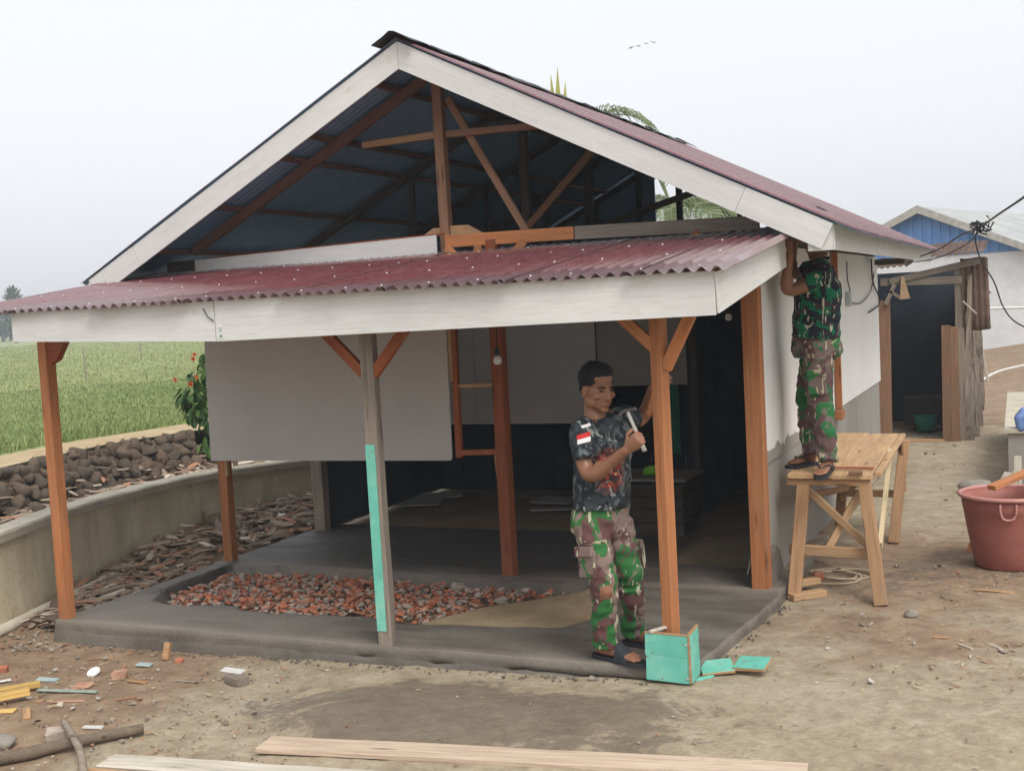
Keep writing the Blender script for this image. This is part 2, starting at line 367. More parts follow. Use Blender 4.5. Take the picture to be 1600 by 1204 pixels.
tag(mesh_obj('ground', grid_mesh('ground', xs, ys, ground_z, ground_mask), 'yard_ground'), kind='structure')

# ------------------------------------------------------------------ slab of fresh cement with the unfilled patch
SZ = 0.15
RUB = [(-5.86, 6.62), (-6.03, 6.95), (-6.05, 7.70), (-5.7, 7.76), (-4.6, 7.74), (-3.6, 7.66), (-2.95, 7.66), (-3.05, 7.45), (-3.45, 7.05), (-3.66, 6.52), (-4.1, 6.62), (-4.5, 6.55), (-5.0, 6.55), (-5.2, 6.66), (-5.55, 6.56)]
SAND = [(-3.75, 6.50), (-3.3, 6.56), (-2.66, 6.62), (-2.52, 6.95), (-2.62, 7.5), (-2.8, 7.62), (-3.6, 7.6)]
def edge_dist(x, y, P):
    d = 9.0
    for i in range(len(P)):
        a, b = Vector((*P[i], 0)), Vector((*P[(i+1) % len(P)], 0)); q = Vector((x, y, 0)); ab = b-a
        t = max(0, min(1, (q-a).dot(ab)/ab.length_squared)); d = min(d, (q-a-ab*t).length)
    return d if inpoly(x, y, P) else -d
def slab_z(x, y):
    jx = x + 0.03*mnoise.noise(Vector((x*6, y*6, 1))); jy = y + 0.03*mnoise.noise(Vector((x*6, y*6, 9)))
    r = smooth(-0.02, 0.03, edge_dist(jx, jy, RUB)); s = smooth(-0.03, 0.05, edge_dist(jx, jy, SAND))
    z = SZ + 0.004*mnoise.noise(Vector((x*2.5, y*2.5, 0))) + 0.003*mnoise.noise(Vector((x*9, y*9, 4)))
    z -= 0.11*r; z -= 0.018*s*(1-r)
    z -= 0.05*smooth(9.45, 9.7, y + 0.12*mnoise.noise(Vector((x*1.7, 0, 2))))
    z += 0.012*blob((0, y), (0, 7.78), (1, 0.06))
    return z
def slab_mask(x, y):
    s = 0.75*smooth(-0.10, 0.10, edge_dist(x, y, SAND)) if -4 < x < -2.2 and 6.2 < y < 8 else 0
    rim = 0.75*blob((0, y), (0, 7.80), (1, 0.07)) + 0.85*blob((0, y), (0, 6.03), (1, 0.05))*(0.6+0.5*mnoise.noise(Vector((x*3, y*8, 0))))
    inner = smooth(9.5, 9.75, y + 0.18*mnoise.noise(Vector((x*1.7, 0, 2))))
    s = max(s, 0.85*inner); s = max(s, 0.62*smooth(8.1, 8.6, y + 0.2*mnoise.noise(Vector((x*2, y*2, 3))))*smooth(-2.75, -2.5, x))
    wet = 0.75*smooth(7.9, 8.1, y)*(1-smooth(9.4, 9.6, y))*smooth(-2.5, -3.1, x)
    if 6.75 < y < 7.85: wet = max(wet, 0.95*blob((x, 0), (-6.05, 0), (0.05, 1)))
    return min(1, s), min(1, max(0, rim)), wet
SX0, SX1, SY0 = -6.22, -1.60, 6.02
xs = lin(SX0, SX1, 0.03) + [SX1]; ys = lin(SY0, 9.9, 0.03) + [10.4, 11, 12, 13, 14.2]
me = grid_mesh('porch_slab', xs, ys, slab_z, slab_mask)
for v in me.vertices:      # the right edge runs a little out of square
    e = -1.745 + 0.145*min(1.0, max(0.0, (v.co.y-SY0)/1.6)) + 0.012*mnoise.noise(Vector((v.co.y*3, 0, 0)))
    v.co.x = SX0 + (v.co.x-SX0)*(e-SX0)/(SX1-SX0)
# rounded rim + skirts down to the ground
bm = bmesh.new(); bm.from_mesh(me)
cl = bm.verts.layers.float_color['mask']
def skirt(vs, base_out):
    prev = None; nv = len(vs)
    prof = [(0.0, 0.0), (0.005, -0.005), (0.010, -0.04), (0.012, -0.066), (0.012, -0.070), (0.014, -0.076), (0.016, -0.082), (0.020, -0.11), (0.028, -0.19)]
    cols = []
    for v in vs:
        c = []; out = (0.7, -0.7, 0) if (v is vs[-1] and base_out[1] < 0) or (v is vs[0] and base_out[0] > 0) else ((-0.7, -0.7, 0) if (v is vs[0]) else base_out)
        for k, (o, dz) in enumerate(prof):
            if k == 0:
                nv0 = bm.verts.new(v.co); nv0[cl] = v[cl]; c.append(nv0); continue
            jz = 0.005*mnoise.noise(Vector((v.co.x*7, v.co.y*7, dz*9))) + 0.004*mnoise.noise(Vector((v.co.x*21, v.co.y*21, dz*30))) if k > 1 else 0
            ck = 0.0
            if base_out[1] < 0 and k in (4, 5):      # the crack along the front face
                ck = -0.05*smooth(0.02, 0.10, mnoise.noise(Vector((v.co.x*2.1, 4.4, 0)))+0.16)*smooth(-4.9, -4.4, v.co.x)
            q = v.co + Vector(out)*(o + jz + ck + (0.02*max(0, mnoise.noise(Vector((v.co.x*3.3, v.co.y*3.3, 7)))) if k == 8 else 0))
            q.z = v.co.z + dz + (0.022*mnoise.noise(Vector((v.co.x*3.2, 1.0, 0))) + 0.010*mnoise.noise(Vector((v.co.x*12, 1.0, 0))) if 3 <= k <= 6 else 0.0)
            nvx = bm.verts.new(q); nvx[cl] = (0.0, 0.28 if k == 1 else 0.05, 0.25 if k > 1 else 0.0, 1); c.append(nvx)
        cols.append(c)
    for a, b in zip(cols[:-1], cols[1:]):
        for k in range(len(prof)-1):
            f = bm.faces.new((a[k], b[k], b[k+1], a[k+1])); f.smooth = True
bm.verts.ensure_lookup_table()
nx = len(xs); ny = len(ys)
_f, _r, _l = [bm.verts[i] for i in range(nx)], [bm.verts[j*nx+nx-1] for j in range(ny)], [bm.verts[j*nx] for j in range(ny)]
skirt(_f, (0, -1, 0)); skirt(_r, (1, 0, 0)); skirt(_l, (-1, 0, 0))
bmesh.ops.recalc_face_normals(bm, faces=bm.faces)
bm.to_mesh(me); bm.free()
tag(mesh_obj('porch_slab', me, 'cement_fresh'), kind='structure')

# ------------------------------------------------------------------ the house
HX0, HX1, HY0, HY1 = -6.20, -1.70, 7.85, 14.3
XC, AZ, MS = -3.98, 3.985, 0.507            # ridge line, height and pitch of the roof
GY = 7.28                                   # plane of the gable fascia
def roof_z(x): return AZ - MS*abs(x-XC)
house = root('house', 'small unfinished house with maroon corrugated roof, white fascia and open porch', 'house', (-3.95, 9.0, SZ))
# porch posts
def post(p, top, w, mat, rz=0.0, lean=(0, 0), name='post', jit=0.0):
    o = beam(name, (p[0], p[1], SZ-0.01), (p[0]+lean[0], p[1]+lean[1], top), w, w, mat, house, up=(math.sin(rz), math.cos(rz), 0), jit=jit, cuts=6 if jit else 0, bev=0.005)
    return o
post((-6.175, 6.08), 2.16, 0.082, 'timber_orange', 0.1)
post((-1.855, 6.09), 2.16, 0.072, 'timber_orange', 0.35)
TPA = math.atan2(0.51, -0.86) + 0.40       # the post's face turned toward the yard, a little to the left
tp = post((-3.625, 6.07), 2.16, 0.085, 'timber_grey', TPA, (-0.01, 0), jit=0.003)
post((-6.17, 7.90), 2.62, 0.085, 'timber_orange', 0.0)
post((-3.60, 7.84), 2.62, 0.092, 'timber_red', 0.1)
post((-1.735, 7.82), 2.42, 0.115, 'timber_orange', 0.0)
# braces under the porch beam
for a, b, m in [((-3.98, 6.05, 2.10), (-3.66, 6.06, 1.775), 'timber_red'), ((-3.31, 6.05, 2.10), (-3.60, 6.06, 1.775), 'timber_red'),
                ((-2.10, 6.08, 2.09), (-1.86, 6.085, 1.86), 'timber_orange'), ((-1.64, 6.08, 2.10), (-1.82, 6.085, 1.76), 'timber_orange')]:
    beam('brace', a, b, 0.04, 0.062, m, house, bev=0.003)
mb = MB(); mb.prism([(-6.135, 2.12), (-5.93, 2.12), (-6.06, 1.93), (-6.135, 1.90)], 6.05, 6.10, (0, 2)); mb.build('brace', 'timber_red', house)
# porch roof timbers
beam('porch_beam', (-6.12, 6.09, 2.185), (-1.50, 6.09, 2.185), 0.06, 0.07, 'timber_brown', house)
def pz(y): return 2.248 + (y-5.60)*0.126     # porch roof surface
for x in (-6.0, -5.0, -3.9, -2.75, -1.62):
    beam('porch_rafter', (x, 5.74, pz(5.74)-0.062), (x, 7.80, pz(7.80)-0.062), 0.045, 0.07, 'timber_brown', house)
# front fascia in two lengths, side fascia
for xa, xb, za, zb in [(-6.06, -4.448, 2.074, 2.020), (-4.442, -1.437, 2.019, 2.041)]:
    L = xb-xa; mb = MB(); mb.prism([(0, za-2.10), (L, zb-2.10), (L, 0.158), (0, 0.158)], -0.006, 0.006, (0, 2)); mb.build('fascia_board', 'fascia_white', house, Matrix.Translation((xa, 5.70, 2.10)))
beam('fascia_board', (-1.428, 5.693, 2.150), (-1.450, 7.55, 2.390), 0.012, 0.206, 'fascia_white', house, bev=0.002)
mb = MB(); mb.box((0, 0, 0), (0.028, 0.002, 0.085)); mb.box((0, -0.0015, 0.012), (0.018, 0.002, 0.03), 1); mb.box((0, -0.0015, -0.026), (0.020, 0.002, 0.014), 2)
k = NT('label_ink', 0.7); k.col((0.12, 0.28, 0.22)); M['label_ink'] = k.m
k = NT('label_grey', 0.7); k.col((0.42, 0.46, 0.46)); M['label_grey'] = k.m
mb.build('maker_sticker', ['white_plastic', 'label_grey', 'label_ink'], house, Matrix.Translation((-4.405, 5.691, 2.075)))
mb = MB(); mb.tube([(-4.52, 5.688, 2.215), (-4.49, 5.685, 2.17), (-4.45, 5.688, 2.14)], 0.003, 5); mb.build('wire_end', 'black_rubber', house)

def corrugated(name, o, u, v, width, length, parent, mats, pitch=0.075, amp=0.013, rows=4, seg=8, thick=0.0014, edge_j=0.0, wav=0.004, seed=0, eps=0.0):
    """sheet with origin o, waves across u, running down v"""
    o, u, v = Vector(o), Vector(u).normalized(), Vector(v).normalized(); n = u.cross(v).normalized()
    if n.z < 0: n = -n
    nw = max(2, int(round(width/pitch*seg))); V = []; F = []; mi = []
    for lay in (0, 1):
        for j in range(rows+1):
            for i in range(nw+1):
                a = width*i/nw; b = length*j/rows
                if j in (0, rows): b += edge_j*mnoise.noise(Vector((a*3+seed, j*5.0, 1)))
                h = amp*math.sin(2*math.pi*a/pitch) + wav*mnoise.noise(Vector((a*1.3+seed, b*1.1, seed))) + eps
                V.append(o + u*a + v*b + n*(h - lay*thick))
    st = (nw+1)*(rows+1)
    for lay in (0, 1):
        for j in range(rows):
            for i in range(nw):
                q = (lay*st+j*(nw+1)+i, lay*st+j*(nw+1)+i+1, lay*st+(j+1)*(nw+1)+i+1, lay*st+(j+1)*(nw+1)+i)
                F.append(q if lay == 0 else q[::-1]); mi.append(lay)
    for i in range(nw):
        for j in (0, rows):
            F.append((j*(nw+1)+i, j*(nw+1)+i+1, st+j*(nw+1)+i+1, st+j*(nw+1)+i)); mi.append(1)
    me = bpy.data.meshes.new(name); me.from_pydata([tuple(p) for p in V], [], F); me.polygons.foreach_set('material_index', mi)
    f0 = me.polygons[0].normal.dot(n)
    if f0 < 0: me.flip_normals()
    me.polygons.foreach_set('use_smooth', [True]*len(F)); me.update()
    return mesh_obj(name, me, mats, parent)
RM = ['roof_maroon', 'roof_under']
# porch sheets
x = -6.78; k = 0
while x < -1.50:
    wd = min(0.76, -1.372-x)
    y0 = 5.635 + random.uniform(-0.015, 0.015)
    s = corrugated('roof_sheet', (x, y0, pz(y0)+0.012), (1, 0, 0), (0, 1, 0.126), wd, 2.36 + random.uniform(-0.05, 0.05), house, ['roof_maroon', 'roof_maroon'], rows=6, edge_j=0.02, seed=k*3.1, eps=0.0022*(k % 2))
    x += 0.70; k += 1
# screws
mb = MB()
for row, y in enumerate((5.70, 6.42, 7.12, 7.62)):
    x = -6.6 + 0.05*row
    while x < -1.45:
        yy = y + random.uniform(-0.015, 0.015); c = Vector((x, yy, pz(yy)+0.012+0.0115))
        c.x = (round((x+6.78)/0.075-0.25)+0.25)*0.075-6.78
        mb.tube([c, c+Vector((0, 0, 0.004)), c+Vector((0, 0, 0.008))], [0.0065, 0.006, 0.003], 7)
        x += random.choice([0.225, 0.3, 0.375, 0.3])
tag(mb.build('roofing_screws', 'screw', house), kind='stuff')

# main roof: sheets on both slopes
ys0, ys1 = 7.26, 14.42
cs = 1/math.sqrt(1+MS*MS)
for side in (1, -1):
    y = ys0; k = 0
    while y < ys1-0.1:
        wd = min(0.80, ys1-y)
        L = (3.02 if side > 0 else 2.98)/cs
        corrugated('roof_sheet', (XC, y, AZ+0.014), (0, 1, 0), (side*cs, 0, -MS*cs), wd, L, house, RM, pitch=0.0755, rows=5, edge_j=0.015, seed=10+k*2.7+side, eps=0.002*(k % 2), wav=0.006)
        y += 0.74; k += 1
# lumpy dark ridge capping
y = 7.20
while y < 14.4:
    L = random.uniform(0.5, 0.75); mb = MB(); n = 7; V = []; F = []
    j0, j1 = random.uniform(0, 0.02), random.uniform(0, 0.02)
    for i in range(n):
        for q, (dx, dz) in enumerate([(-0.15, -0.062), (-0.07, -0.018), (-0.02, 0.012), (0.02, 0.012), (0.07, -0.018), (0.15, -0.062)]):
            yy = y + L*1.08*i/(n-1); wob = 0.016*mnoise.noise(Vector((yy*4.3, q*1.7, 2)))
            V.append((XC+dx*(1+0.15*mnoise.noise(Vector((yy*3, q, 0)))), yy, AZ+0.034+dz+wob + (j0*(1-i/(n-1)))))
    for i in range(n-1):
        for q in range(5): F.append((i*6+q, (i+1)*6+q, (i+1)*6+q+1, i*6+q+1))
    nb = len(V); V += [(a, b, c-0.003) for a, b, c in V]; F += [tuple(i+nb for i in f[::-1]) for f in F]
    mb.add(V, F); mb.build('ridge_cap', 'dark_metal', house, smooth_=True, fix=False); y += L
# gable fascia (two raking boards, each in two lengths), mitred at the apex
def rake(xa, xb, y, w=0.185, name='fascia_board', t=0.012, cut=0.0):
    za, zb = roof_z(xa)-0.004, roof_z(xb)-0.004
    # local X along the board for the grain
    a, b = Vector((xa, y, za)), Vector((xb, y, zb)); d = (b-a).normalized(); up = Vector((-d.z, 0, d.x)) if d.x > 0 else Vector((d.z, 0, -d.x))
    if up.z < 0: up = -up
    mw = Matrix(((d.x, 0, up.x, a.x), (0, 1, 0, y), (d.z, 0, up.z, a.z), (0, 0, 0, 1)))
    inv = mw.inverted(); L = (b-a).length
    lowa = a + Vector((0, 0, -w)) if abs(xa-XC) < 0.01 else a - up*(w*cs)
    lowb = b - up*(w*cs) + d*cut
    P_ = [inv @ q for q in (a, b, lowb, lowa)]
    mb = MB(); mb.prism([(q.x, q.z) for q in P_], -t/2, t/2, (0, 2))
    return mb.build(name, 'fascia_white', house, mw)
rake(XC+0.0015, -1.62, GY); rake(-1.617, -1.105, GY-0.004, cut=0.0)
rake(XC-0.0015, -6.42, GY); rake(-6.423, -6.88, GY-0.003)
mb = MB(); mb.prism([(-1.26, roof_z(-1.26)-0.02), (-1.106, roof_z(-1.106)-0.008), (-1.106, roof_z(-1.106)-0.160), (-1.26, roof_z(-1.106)-0.160)], GY+0.010, GY+0.02, (0, 2)); mb.build('fascia_return', 'fascia_white', house)
# eave fascia along the right side
beam('fascia_board', (-1.11, GY+0.01, roof_z(-1.11)-0.085), (-1.11, 9.93, roof_z(-1.11)-0.085), 0.012, 0.155, 'fascia_white', house, bev=0.002)
beam('fascia_board', (-1.11, 9.937, roof_z(-1.11)-0.085), (-1.11, 14.35, roof_z(-1.11)-0.085), 0.012, 0.155, 'fascia_white', house, bev=0.002)
beam('fascia_board', (-6.86, GY+0.01, roof_z(-6.86)-0.085), (-6.86, 14.35, roof_z(-6.86)-0.085), 0.012, 0.155, 'fascia_white', house, bev=0.002)
# facade truss
def rafter(y, m, drop=0.085):
    for s in (-1, 1):
        xa, xb = XC + s*0.03, XC + s*2.35
        beam('rafter', (xa, y, roof_z(xa)-drop), (xb, y, roof_z(xb)-drop), 0.045, 0.075, m, house)
rafter(7.90, 'timber_roof')
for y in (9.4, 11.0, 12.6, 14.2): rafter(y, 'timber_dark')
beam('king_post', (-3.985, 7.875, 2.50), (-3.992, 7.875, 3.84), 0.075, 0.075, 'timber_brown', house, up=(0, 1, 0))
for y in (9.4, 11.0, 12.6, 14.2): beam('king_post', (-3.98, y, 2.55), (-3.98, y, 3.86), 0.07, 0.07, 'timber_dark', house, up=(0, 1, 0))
beam('collar_tie', (-4.66, 7.885, 3.405), (-4.03, 7.885, 3.418), 0.035, 0.05, 'timber_tan', house)
beam('collar_tie', (-3.945, 7.885, 3.412), (-3.22, 7.885, 3.397), 0.035, 0.05, 'timber_brown', house)
beam('brace', (-3.94, 7.92, 3.68), (-3.36, 7.92, 2.66), 0.035, 0.055, 'timber_brown', house)
beam('brace', (-3.96, 9.38, 2.80), (-3.2, 9.38, 3.52), 0.04, 0.06, 'timber_brown', house)
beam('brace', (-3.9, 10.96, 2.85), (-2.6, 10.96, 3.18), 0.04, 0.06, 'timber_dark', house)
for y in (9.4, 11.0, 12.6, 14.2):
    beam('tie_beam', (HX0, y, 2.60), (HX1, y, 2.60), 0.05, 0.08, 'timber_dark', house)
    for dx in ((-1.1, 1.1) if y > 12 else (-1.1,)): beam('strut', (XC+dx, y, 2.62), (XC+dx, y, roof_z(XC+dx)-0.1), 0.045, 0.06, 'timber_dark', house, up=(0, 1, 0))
mb = MB(); mb.prism([(-4.20, 2.672), (-4.09, 2.735), (-4.03, 2.735), (-4.03, 2.672)], 7.86, 7.885, (0, 2)); mb.build('gusset', 'timber_tan', house)
mb = MB(); mb.prism([(-3.945, 2.672), (-3.945, 2.745), (-3.80, 2.740), (-3.68, 2.672)], 7.86, 7.885, (0, 2)); mb.build('gusset', 'timber_tan', house)
# purlins under both slopes
for s in (-1, 1):
    for d in (0.35, 0.95, 1.22, 1.85, 2.45):
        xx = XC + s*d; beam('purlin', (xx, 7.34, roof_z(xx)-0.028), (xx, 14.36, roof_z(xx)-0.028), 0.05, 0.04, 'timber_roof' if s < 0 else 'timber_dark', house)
# tie beams of the facade, right of the king post
beam('tie_beam', (-3.965, 7.815, 2.628), (-2.955, 7.815, 2.618), 0.035, 0.092, 'timber_orange', house)
beam('tie_beam', (-2.95, 7.82, 2.618), (-1.66, 7.82, 2.592), 0.035, 0.094, 'timber_grey', house)
for a, b in [((-3.955, 7.80, 2.585), (-3.86, 7.80, 2.49)), ((-3.70, 7.80, 2.585), (-3.70, 7.80, 2.47)), ((-3.33, 7.80, 2.585), (-3.46, 7.80, 2.47)), ((-2.1, 7.80, 2.56), (-2.02, 7.80, 2.49))]:
    beam('strut', a, b, 0.03, 0.06, 'timber_orange', house, up=(0, 1, 0), spin=R(90))
mb = MB(); mb.prism([(-6.2, 2.5), (-4.30, 2.5), (-4.30, roof_z(-4.30)-0.05), (-6.2, roof_z(-6.2)-0.05)], 14.24, 14.26, (0, 2)); mb.build('gable_cladding', 'roof_under', house)
# white board left of the king post
mb = MB(); mb.prism([(-6.24, 2.44), (-4.03, 2.46), (-4.03, 2.680), (-6.24, 2.635)], 7.79, 7.80, (0, 2)); mb.build('gable_board', 'fascia_white', house)
beam('gable_board', (-6.55, 7.83, 2.60), (-6.25, 7.83, 2.60), 0.03, 0.08, 'timber_dark', house)
beam('wall_plate', (-6.20, 7.86, 2.64), (-3.98, 7.86, 2.685), 0.05, 0.02, 'timber_red', house)
beam('wall_plate', (HX1-0.05, 7.85, 2.50), (HX1-0.05, HY1, 2.50), 0.06, 0.08, 'timber_dark', house)
beam('wall_plate', (HX0+0.05, 7.85, 2.50), (HX0+0.05, HY1, 2.50), 0.06, 0.08, 'timber_dark', house)

# big fibre panel on the left half of the facade, frame beside it
mb = MB(); mb.prism([(-6.215, 0.998), (-4.015, 1.012), (-4.0, 1.030), (-3.985, 2.44), (-6.19, 2.42)], 7.785, 7.797, (0, 2)); mb.build('wall_panel', 'fibre_panel', house)
beam('window_stud', (-3.955, 7.825, 1.03), (-3.945, 7.825, 2.50), 0.045, 0.05, 'timber_red', house, up=(0, 1, 0))
beam('window_stud', (-3.972, 7.805, 1.60), (-3.965, 7.805, 2.50), 0.03, 0.03, 'timber_tan', house, up=(0, 1, 0))
beam('window_rail', (-3.93, 7.83, 1.565), (-3.64, 7.83, 1.565), 0.04, 0.03, 'timber_tan', house)
beam('window_rail', (-3.96, 7.83, 1.065), (-3.63, 7.83, 1.075), 0.05, 0.04, 'timber_red', house)
beam('batten', (-3.66, 7.83, 1.05), (-3.645, 7.83, 0.85), 0.022, 0.03, 'timber_tan', house, up=(0, 1, 0))
beam('batten', (-6.115, 7.86, 1.0), (-6.115, 7.86, 0.86), 0.03, 0.04, 'timber_tan', house, up=(0, 1, 0))

# right side wall: cement below, white panels above
mb = MB(); mb.box((HX1-0.06, (HY0+HY1)/2, 0.60), (0.10, HY1-HY0-0.06, 1.15)); mb.build('wall', 'plaster_grey', house)
for a, b in [(7.90, 9.83), (9.835, 10.90), (11.09, 12.86), (12.865, 14.32)]:
    mb = MB(); mb.box((HX1-0.055, (a+b)/2, 1.745), (0.118, b-a, 1.43)); mb.build('wall_panel', 'wall_white', house)
# ragged render smeared over the foot of the panels
V = []; n = 90
for i in range(n+1):
    y = 7.90 + 2.4*i/n; t = 0.035 + 0.05*mnoise.noise(Vector((y*5, 0, 0))) + 0.035*mnoise.noise(Vector((y*17, 0, 3)))
    V += [(HX1+0.0065, y, 0.98), (HX1+0.0065, y, 1.03+max(0.0, t)), (HX1-0.002, y, 1.03+max(0.0, t))]
mb = MB(); mb.add(V, [(i*3, i*3+3, i*3+4, i*3+1) for i in range(n)] + [(i*3+1, i*3+4, i*3+5, i*3+2) for i in range(n)]); mb.build('render_smear', 'plaster_grey', house)
# foot bulge of dark render by the corner
mb = MB(); mb.prism([(7.93, 0.06), (8.35, 0.06), (8.28, 0.22), (8.18, 0.34), (8.06, 0.40), (7.97, 0.36)], HX1-0.02, HX1+0.02, (1, 2)); mb.build('render_patch', 'cement_fresh', house)
# window frame in the side wall
beam('window_frame', (HX1-0.035, 10.995, 1.03), (HX1-0.035, 10.995, 2.46), 0.06, 0.186, 'timber_brown', house, up=(0, 1, 0))
beam('window_frame', (HX1+0.0, 11.075, 1.03), (HX1+0.0, 11.075, 2.46), 0.09, 0.025, 'timber_orange', house, up=(0, 1, 0))
beam('window_sill', (HX1-0.0, 10.90, 0.985), (HX1-0.0, 11.10, 0.985), 0.13, 0.08, 'timber_orange', house)
# left wall (behind), back wall, inner partitions
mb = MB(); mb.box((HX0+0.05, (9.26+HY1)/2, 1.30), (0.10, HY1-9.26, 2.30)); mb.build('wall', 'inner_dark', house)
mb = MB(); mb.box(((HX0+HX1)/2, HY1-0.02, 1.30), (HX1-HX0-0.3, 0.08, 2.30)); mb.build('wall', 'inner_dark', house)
mb = MB(); mb.box((HX0+0.05, 8.6, 1.80), (0.03, 1.30, 1.30)); mb.build('wall_panel', 'fibre_panel', house)
beam('post', (-6.12, 9.21, SZ-0.03), (-6.12, 9.21, 2.5), 0.12, 0.10, 'old_wood', house, up=(0, 1, 0), jit=0.004, cuts=8)
for a, b in [(-6.08, -5.0), (-4.995, -3.75)]:
    mb = MB(); mb.box(((a+b)/2, 10.32, 1.76), (b-a, 0.012, 1.52)); mb.build('partition_panel', 'fibre_panel', house)
mb = MB(); mb.box((-3.32, 10.36, 1.93), (0.86, 0.014, 1.18)); mb.build('partition_panel', 'plaster_grey', house)
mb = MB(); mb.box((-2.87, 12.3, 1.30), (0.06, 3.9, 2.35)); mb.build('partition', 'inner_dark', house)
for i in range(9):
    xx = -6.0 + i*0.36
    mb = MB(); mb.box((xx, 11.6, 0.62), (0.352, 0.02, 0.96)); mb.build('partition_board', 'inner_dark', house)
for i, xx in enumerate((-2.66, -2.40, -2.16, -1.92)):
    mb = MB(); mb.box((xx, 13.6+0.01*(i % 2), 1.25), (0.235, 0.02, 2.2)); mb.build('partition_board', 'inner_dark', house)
beam('stud', (-2.84, 10.37, SZ), (-2.84, 10.37, 2.5), 0.06, 0.06, 'timber_dark', house, up=(0, 1, 0))

# ================================================================== more materials
def island(name, stops, rough=0.9, scale=8, bump=0.3):
    k = NT(name, rough, 0.2); g = k.n('ShaderNodeNewGeometry'); n = k.noise(k.co('World'), scale, 4, 0.6)
    c = k.ramp(g.outputs['Random Per Island'], stops, 'CONSTANT')
    k.col(k.mix(k.ramp(n, [(0.3, 0.05), (0.7, 0.65)]), c, k.mix(0.55, c, (0.27, 0.225, 0.18)))); k.bump(n, bump, 0.004); return k.m
BR = [(0.0, (0.54, 0.155, 0.070)), (0.25, (0.40, 0.33, 0.275)), (0.48, (0.44, 0.125, 0.065)), (0.62, (0.48, 0.405, 0.34)), (0.80, (0.58, 0.22, 0.11)), (0.90, (0.32, 0.275, 0.24)), (0.97, (0.55, 0.52, 0.47))]
M['rubble_mix'] = island('rubble_mix', BR)
M['brick_red'] = plain('brick_red', (0.38, 0.120, 0.065), (0.50, 0.215, 0.13), 14, 0.9, 0.5)
M['brick_dust'] = plain('brick_dust', (0.35, 0.285, 0.235), (0.50, 0.42, 0.355), 14, 0.95, 0.5)
M['brick_pale'] = plain('brick_pale', (0.40, 0.20, 0.13), (0.52, 0.33, 0.24), 14, 0.95, 0.5)
M['litter_mix'] = island('litter_mix', [(0.0, (0.20, 0.140, 0.100)), (0.3, (0.30, 0.225, 0.165)), (0.55, (0.135, 0.095, 0.068)), (0.72, (0.38, 0.30, 0.225)), (0.86, (0.40, 0.19, 0.11)), (0.94, (0.58, 0.52, 0.43))], 0.95, 14)
M['chip_mix'] = island('chip_mix', [(0.0, (0.50, 0.34, 0.19)), (0.25, (0.36, 0.235, 0.14)), (0.45, (0.58, 0.45, 0.30)), (0.65, (0.26, 0.185, 0.125)), (0.80, (0.44, 0.22, 0.12)), (0.9, (0.60, 0.54, 0.46))], 0.85, 20)
M['gravel_mix'] = island('gravel_mix', [(0.0, (0.20, 0.16, 0.125)), (0.3, (0.30, 0.25, 0.20)), (0.6, (0.38, 0.33, 0.275)), (0.85, (0.34, 0.16, 0.10)), (0.93, (0.52, 0.49, 0.44))], 0.95, 20)
M['river_earth'] = plain('river_earth', (0.10, 0.075, 0.052), (0.20, 0.15, 0.105), 5, 0.95, 0.5, 0.02, kind='World', rand=False)
M['river_stone'] = plain('river_stone', (0.042, 0.034, 0.027), (0.120, 0.096, 0.074), 3.5, 0.9, 0.5, 0.02)
def _vary():
    k = NT.__new__(NT); k.m = M['river_stone']; k.t = k.m.node_tree; k.b = k.t.nodes['Principled BSDF']
    src = k.b.inputs['Base Color'].links[0].from_socket
    k.put(k.b.inputs['Base Color'], k.mix(k.math('MULTIPLY', k.rnd(), 0.45), src, (0.19, 0.125, 0.078)))
_vary()
M['stone_grey'] = plain('stone_grey', (0.22, 0.195, 0.165), (0.36, 0.325, 0.28), 9, 0.9, 0.4)
M['sandy_path'] = plain('sandy_path', (0.36, 0.265, 0.150), (0.50, 0.395, 0.245), 3, 0.95, 0.4, 0.02, kind='World', rand=False)
M['cap_concrete'] = plain('cap_concrete', (0.44, 0.395, 0.305), (0.60, 0.55, 0.45), 4, 0.9, 0.3, kind='World', rand=False)
def canal_mat():
    k = NT('canal_plaster', 0.9, 0.2); v = k.co('World')
    n = k.noise(v, 1.1, 6, 0.62, 0.5); n2 = k.noise(k.co('World', (1, 1, 0.35)), 3.4, 6, 0.65); n3 = k.noise(v, 28, 4); z = k.xyz(v)[2]
    c = k.ramp(n2, [(0.25, (0.46, 0.39, 0.26)), (0.5, (0.62, 0.545, 0.385)), (0.75, (0.72, 0.655, 0.50))])
    low = k.math('ADD', k.math('MULTIPLY', z, -1.6), k.math('ADD', n, k.math('MULTIPLY', n2, 0.5)))
    c = k.mix(k.ramp(low, [(0.55, 0.0), (0.95, 0.7)]), c, (0.30, 0.165, 0.095))
    c = k.mix(k.ramp(n, [(0.52, 0.0), (0.70, 0.45)]), c, (0.285, 0.240, 0.175))
    c = k.mix(k.ramp(n3, [(0.28, 0.3), (0.45, 0.0)]), c, (0.12, 0.09, 0.06))
    k.col(c); k.bump(k.math('ADD', n2, k.math('MULTIPLY', n3, 0.5)), 0.4, 0.012); return k.m
M['canal_plaster'] = canal_mat()
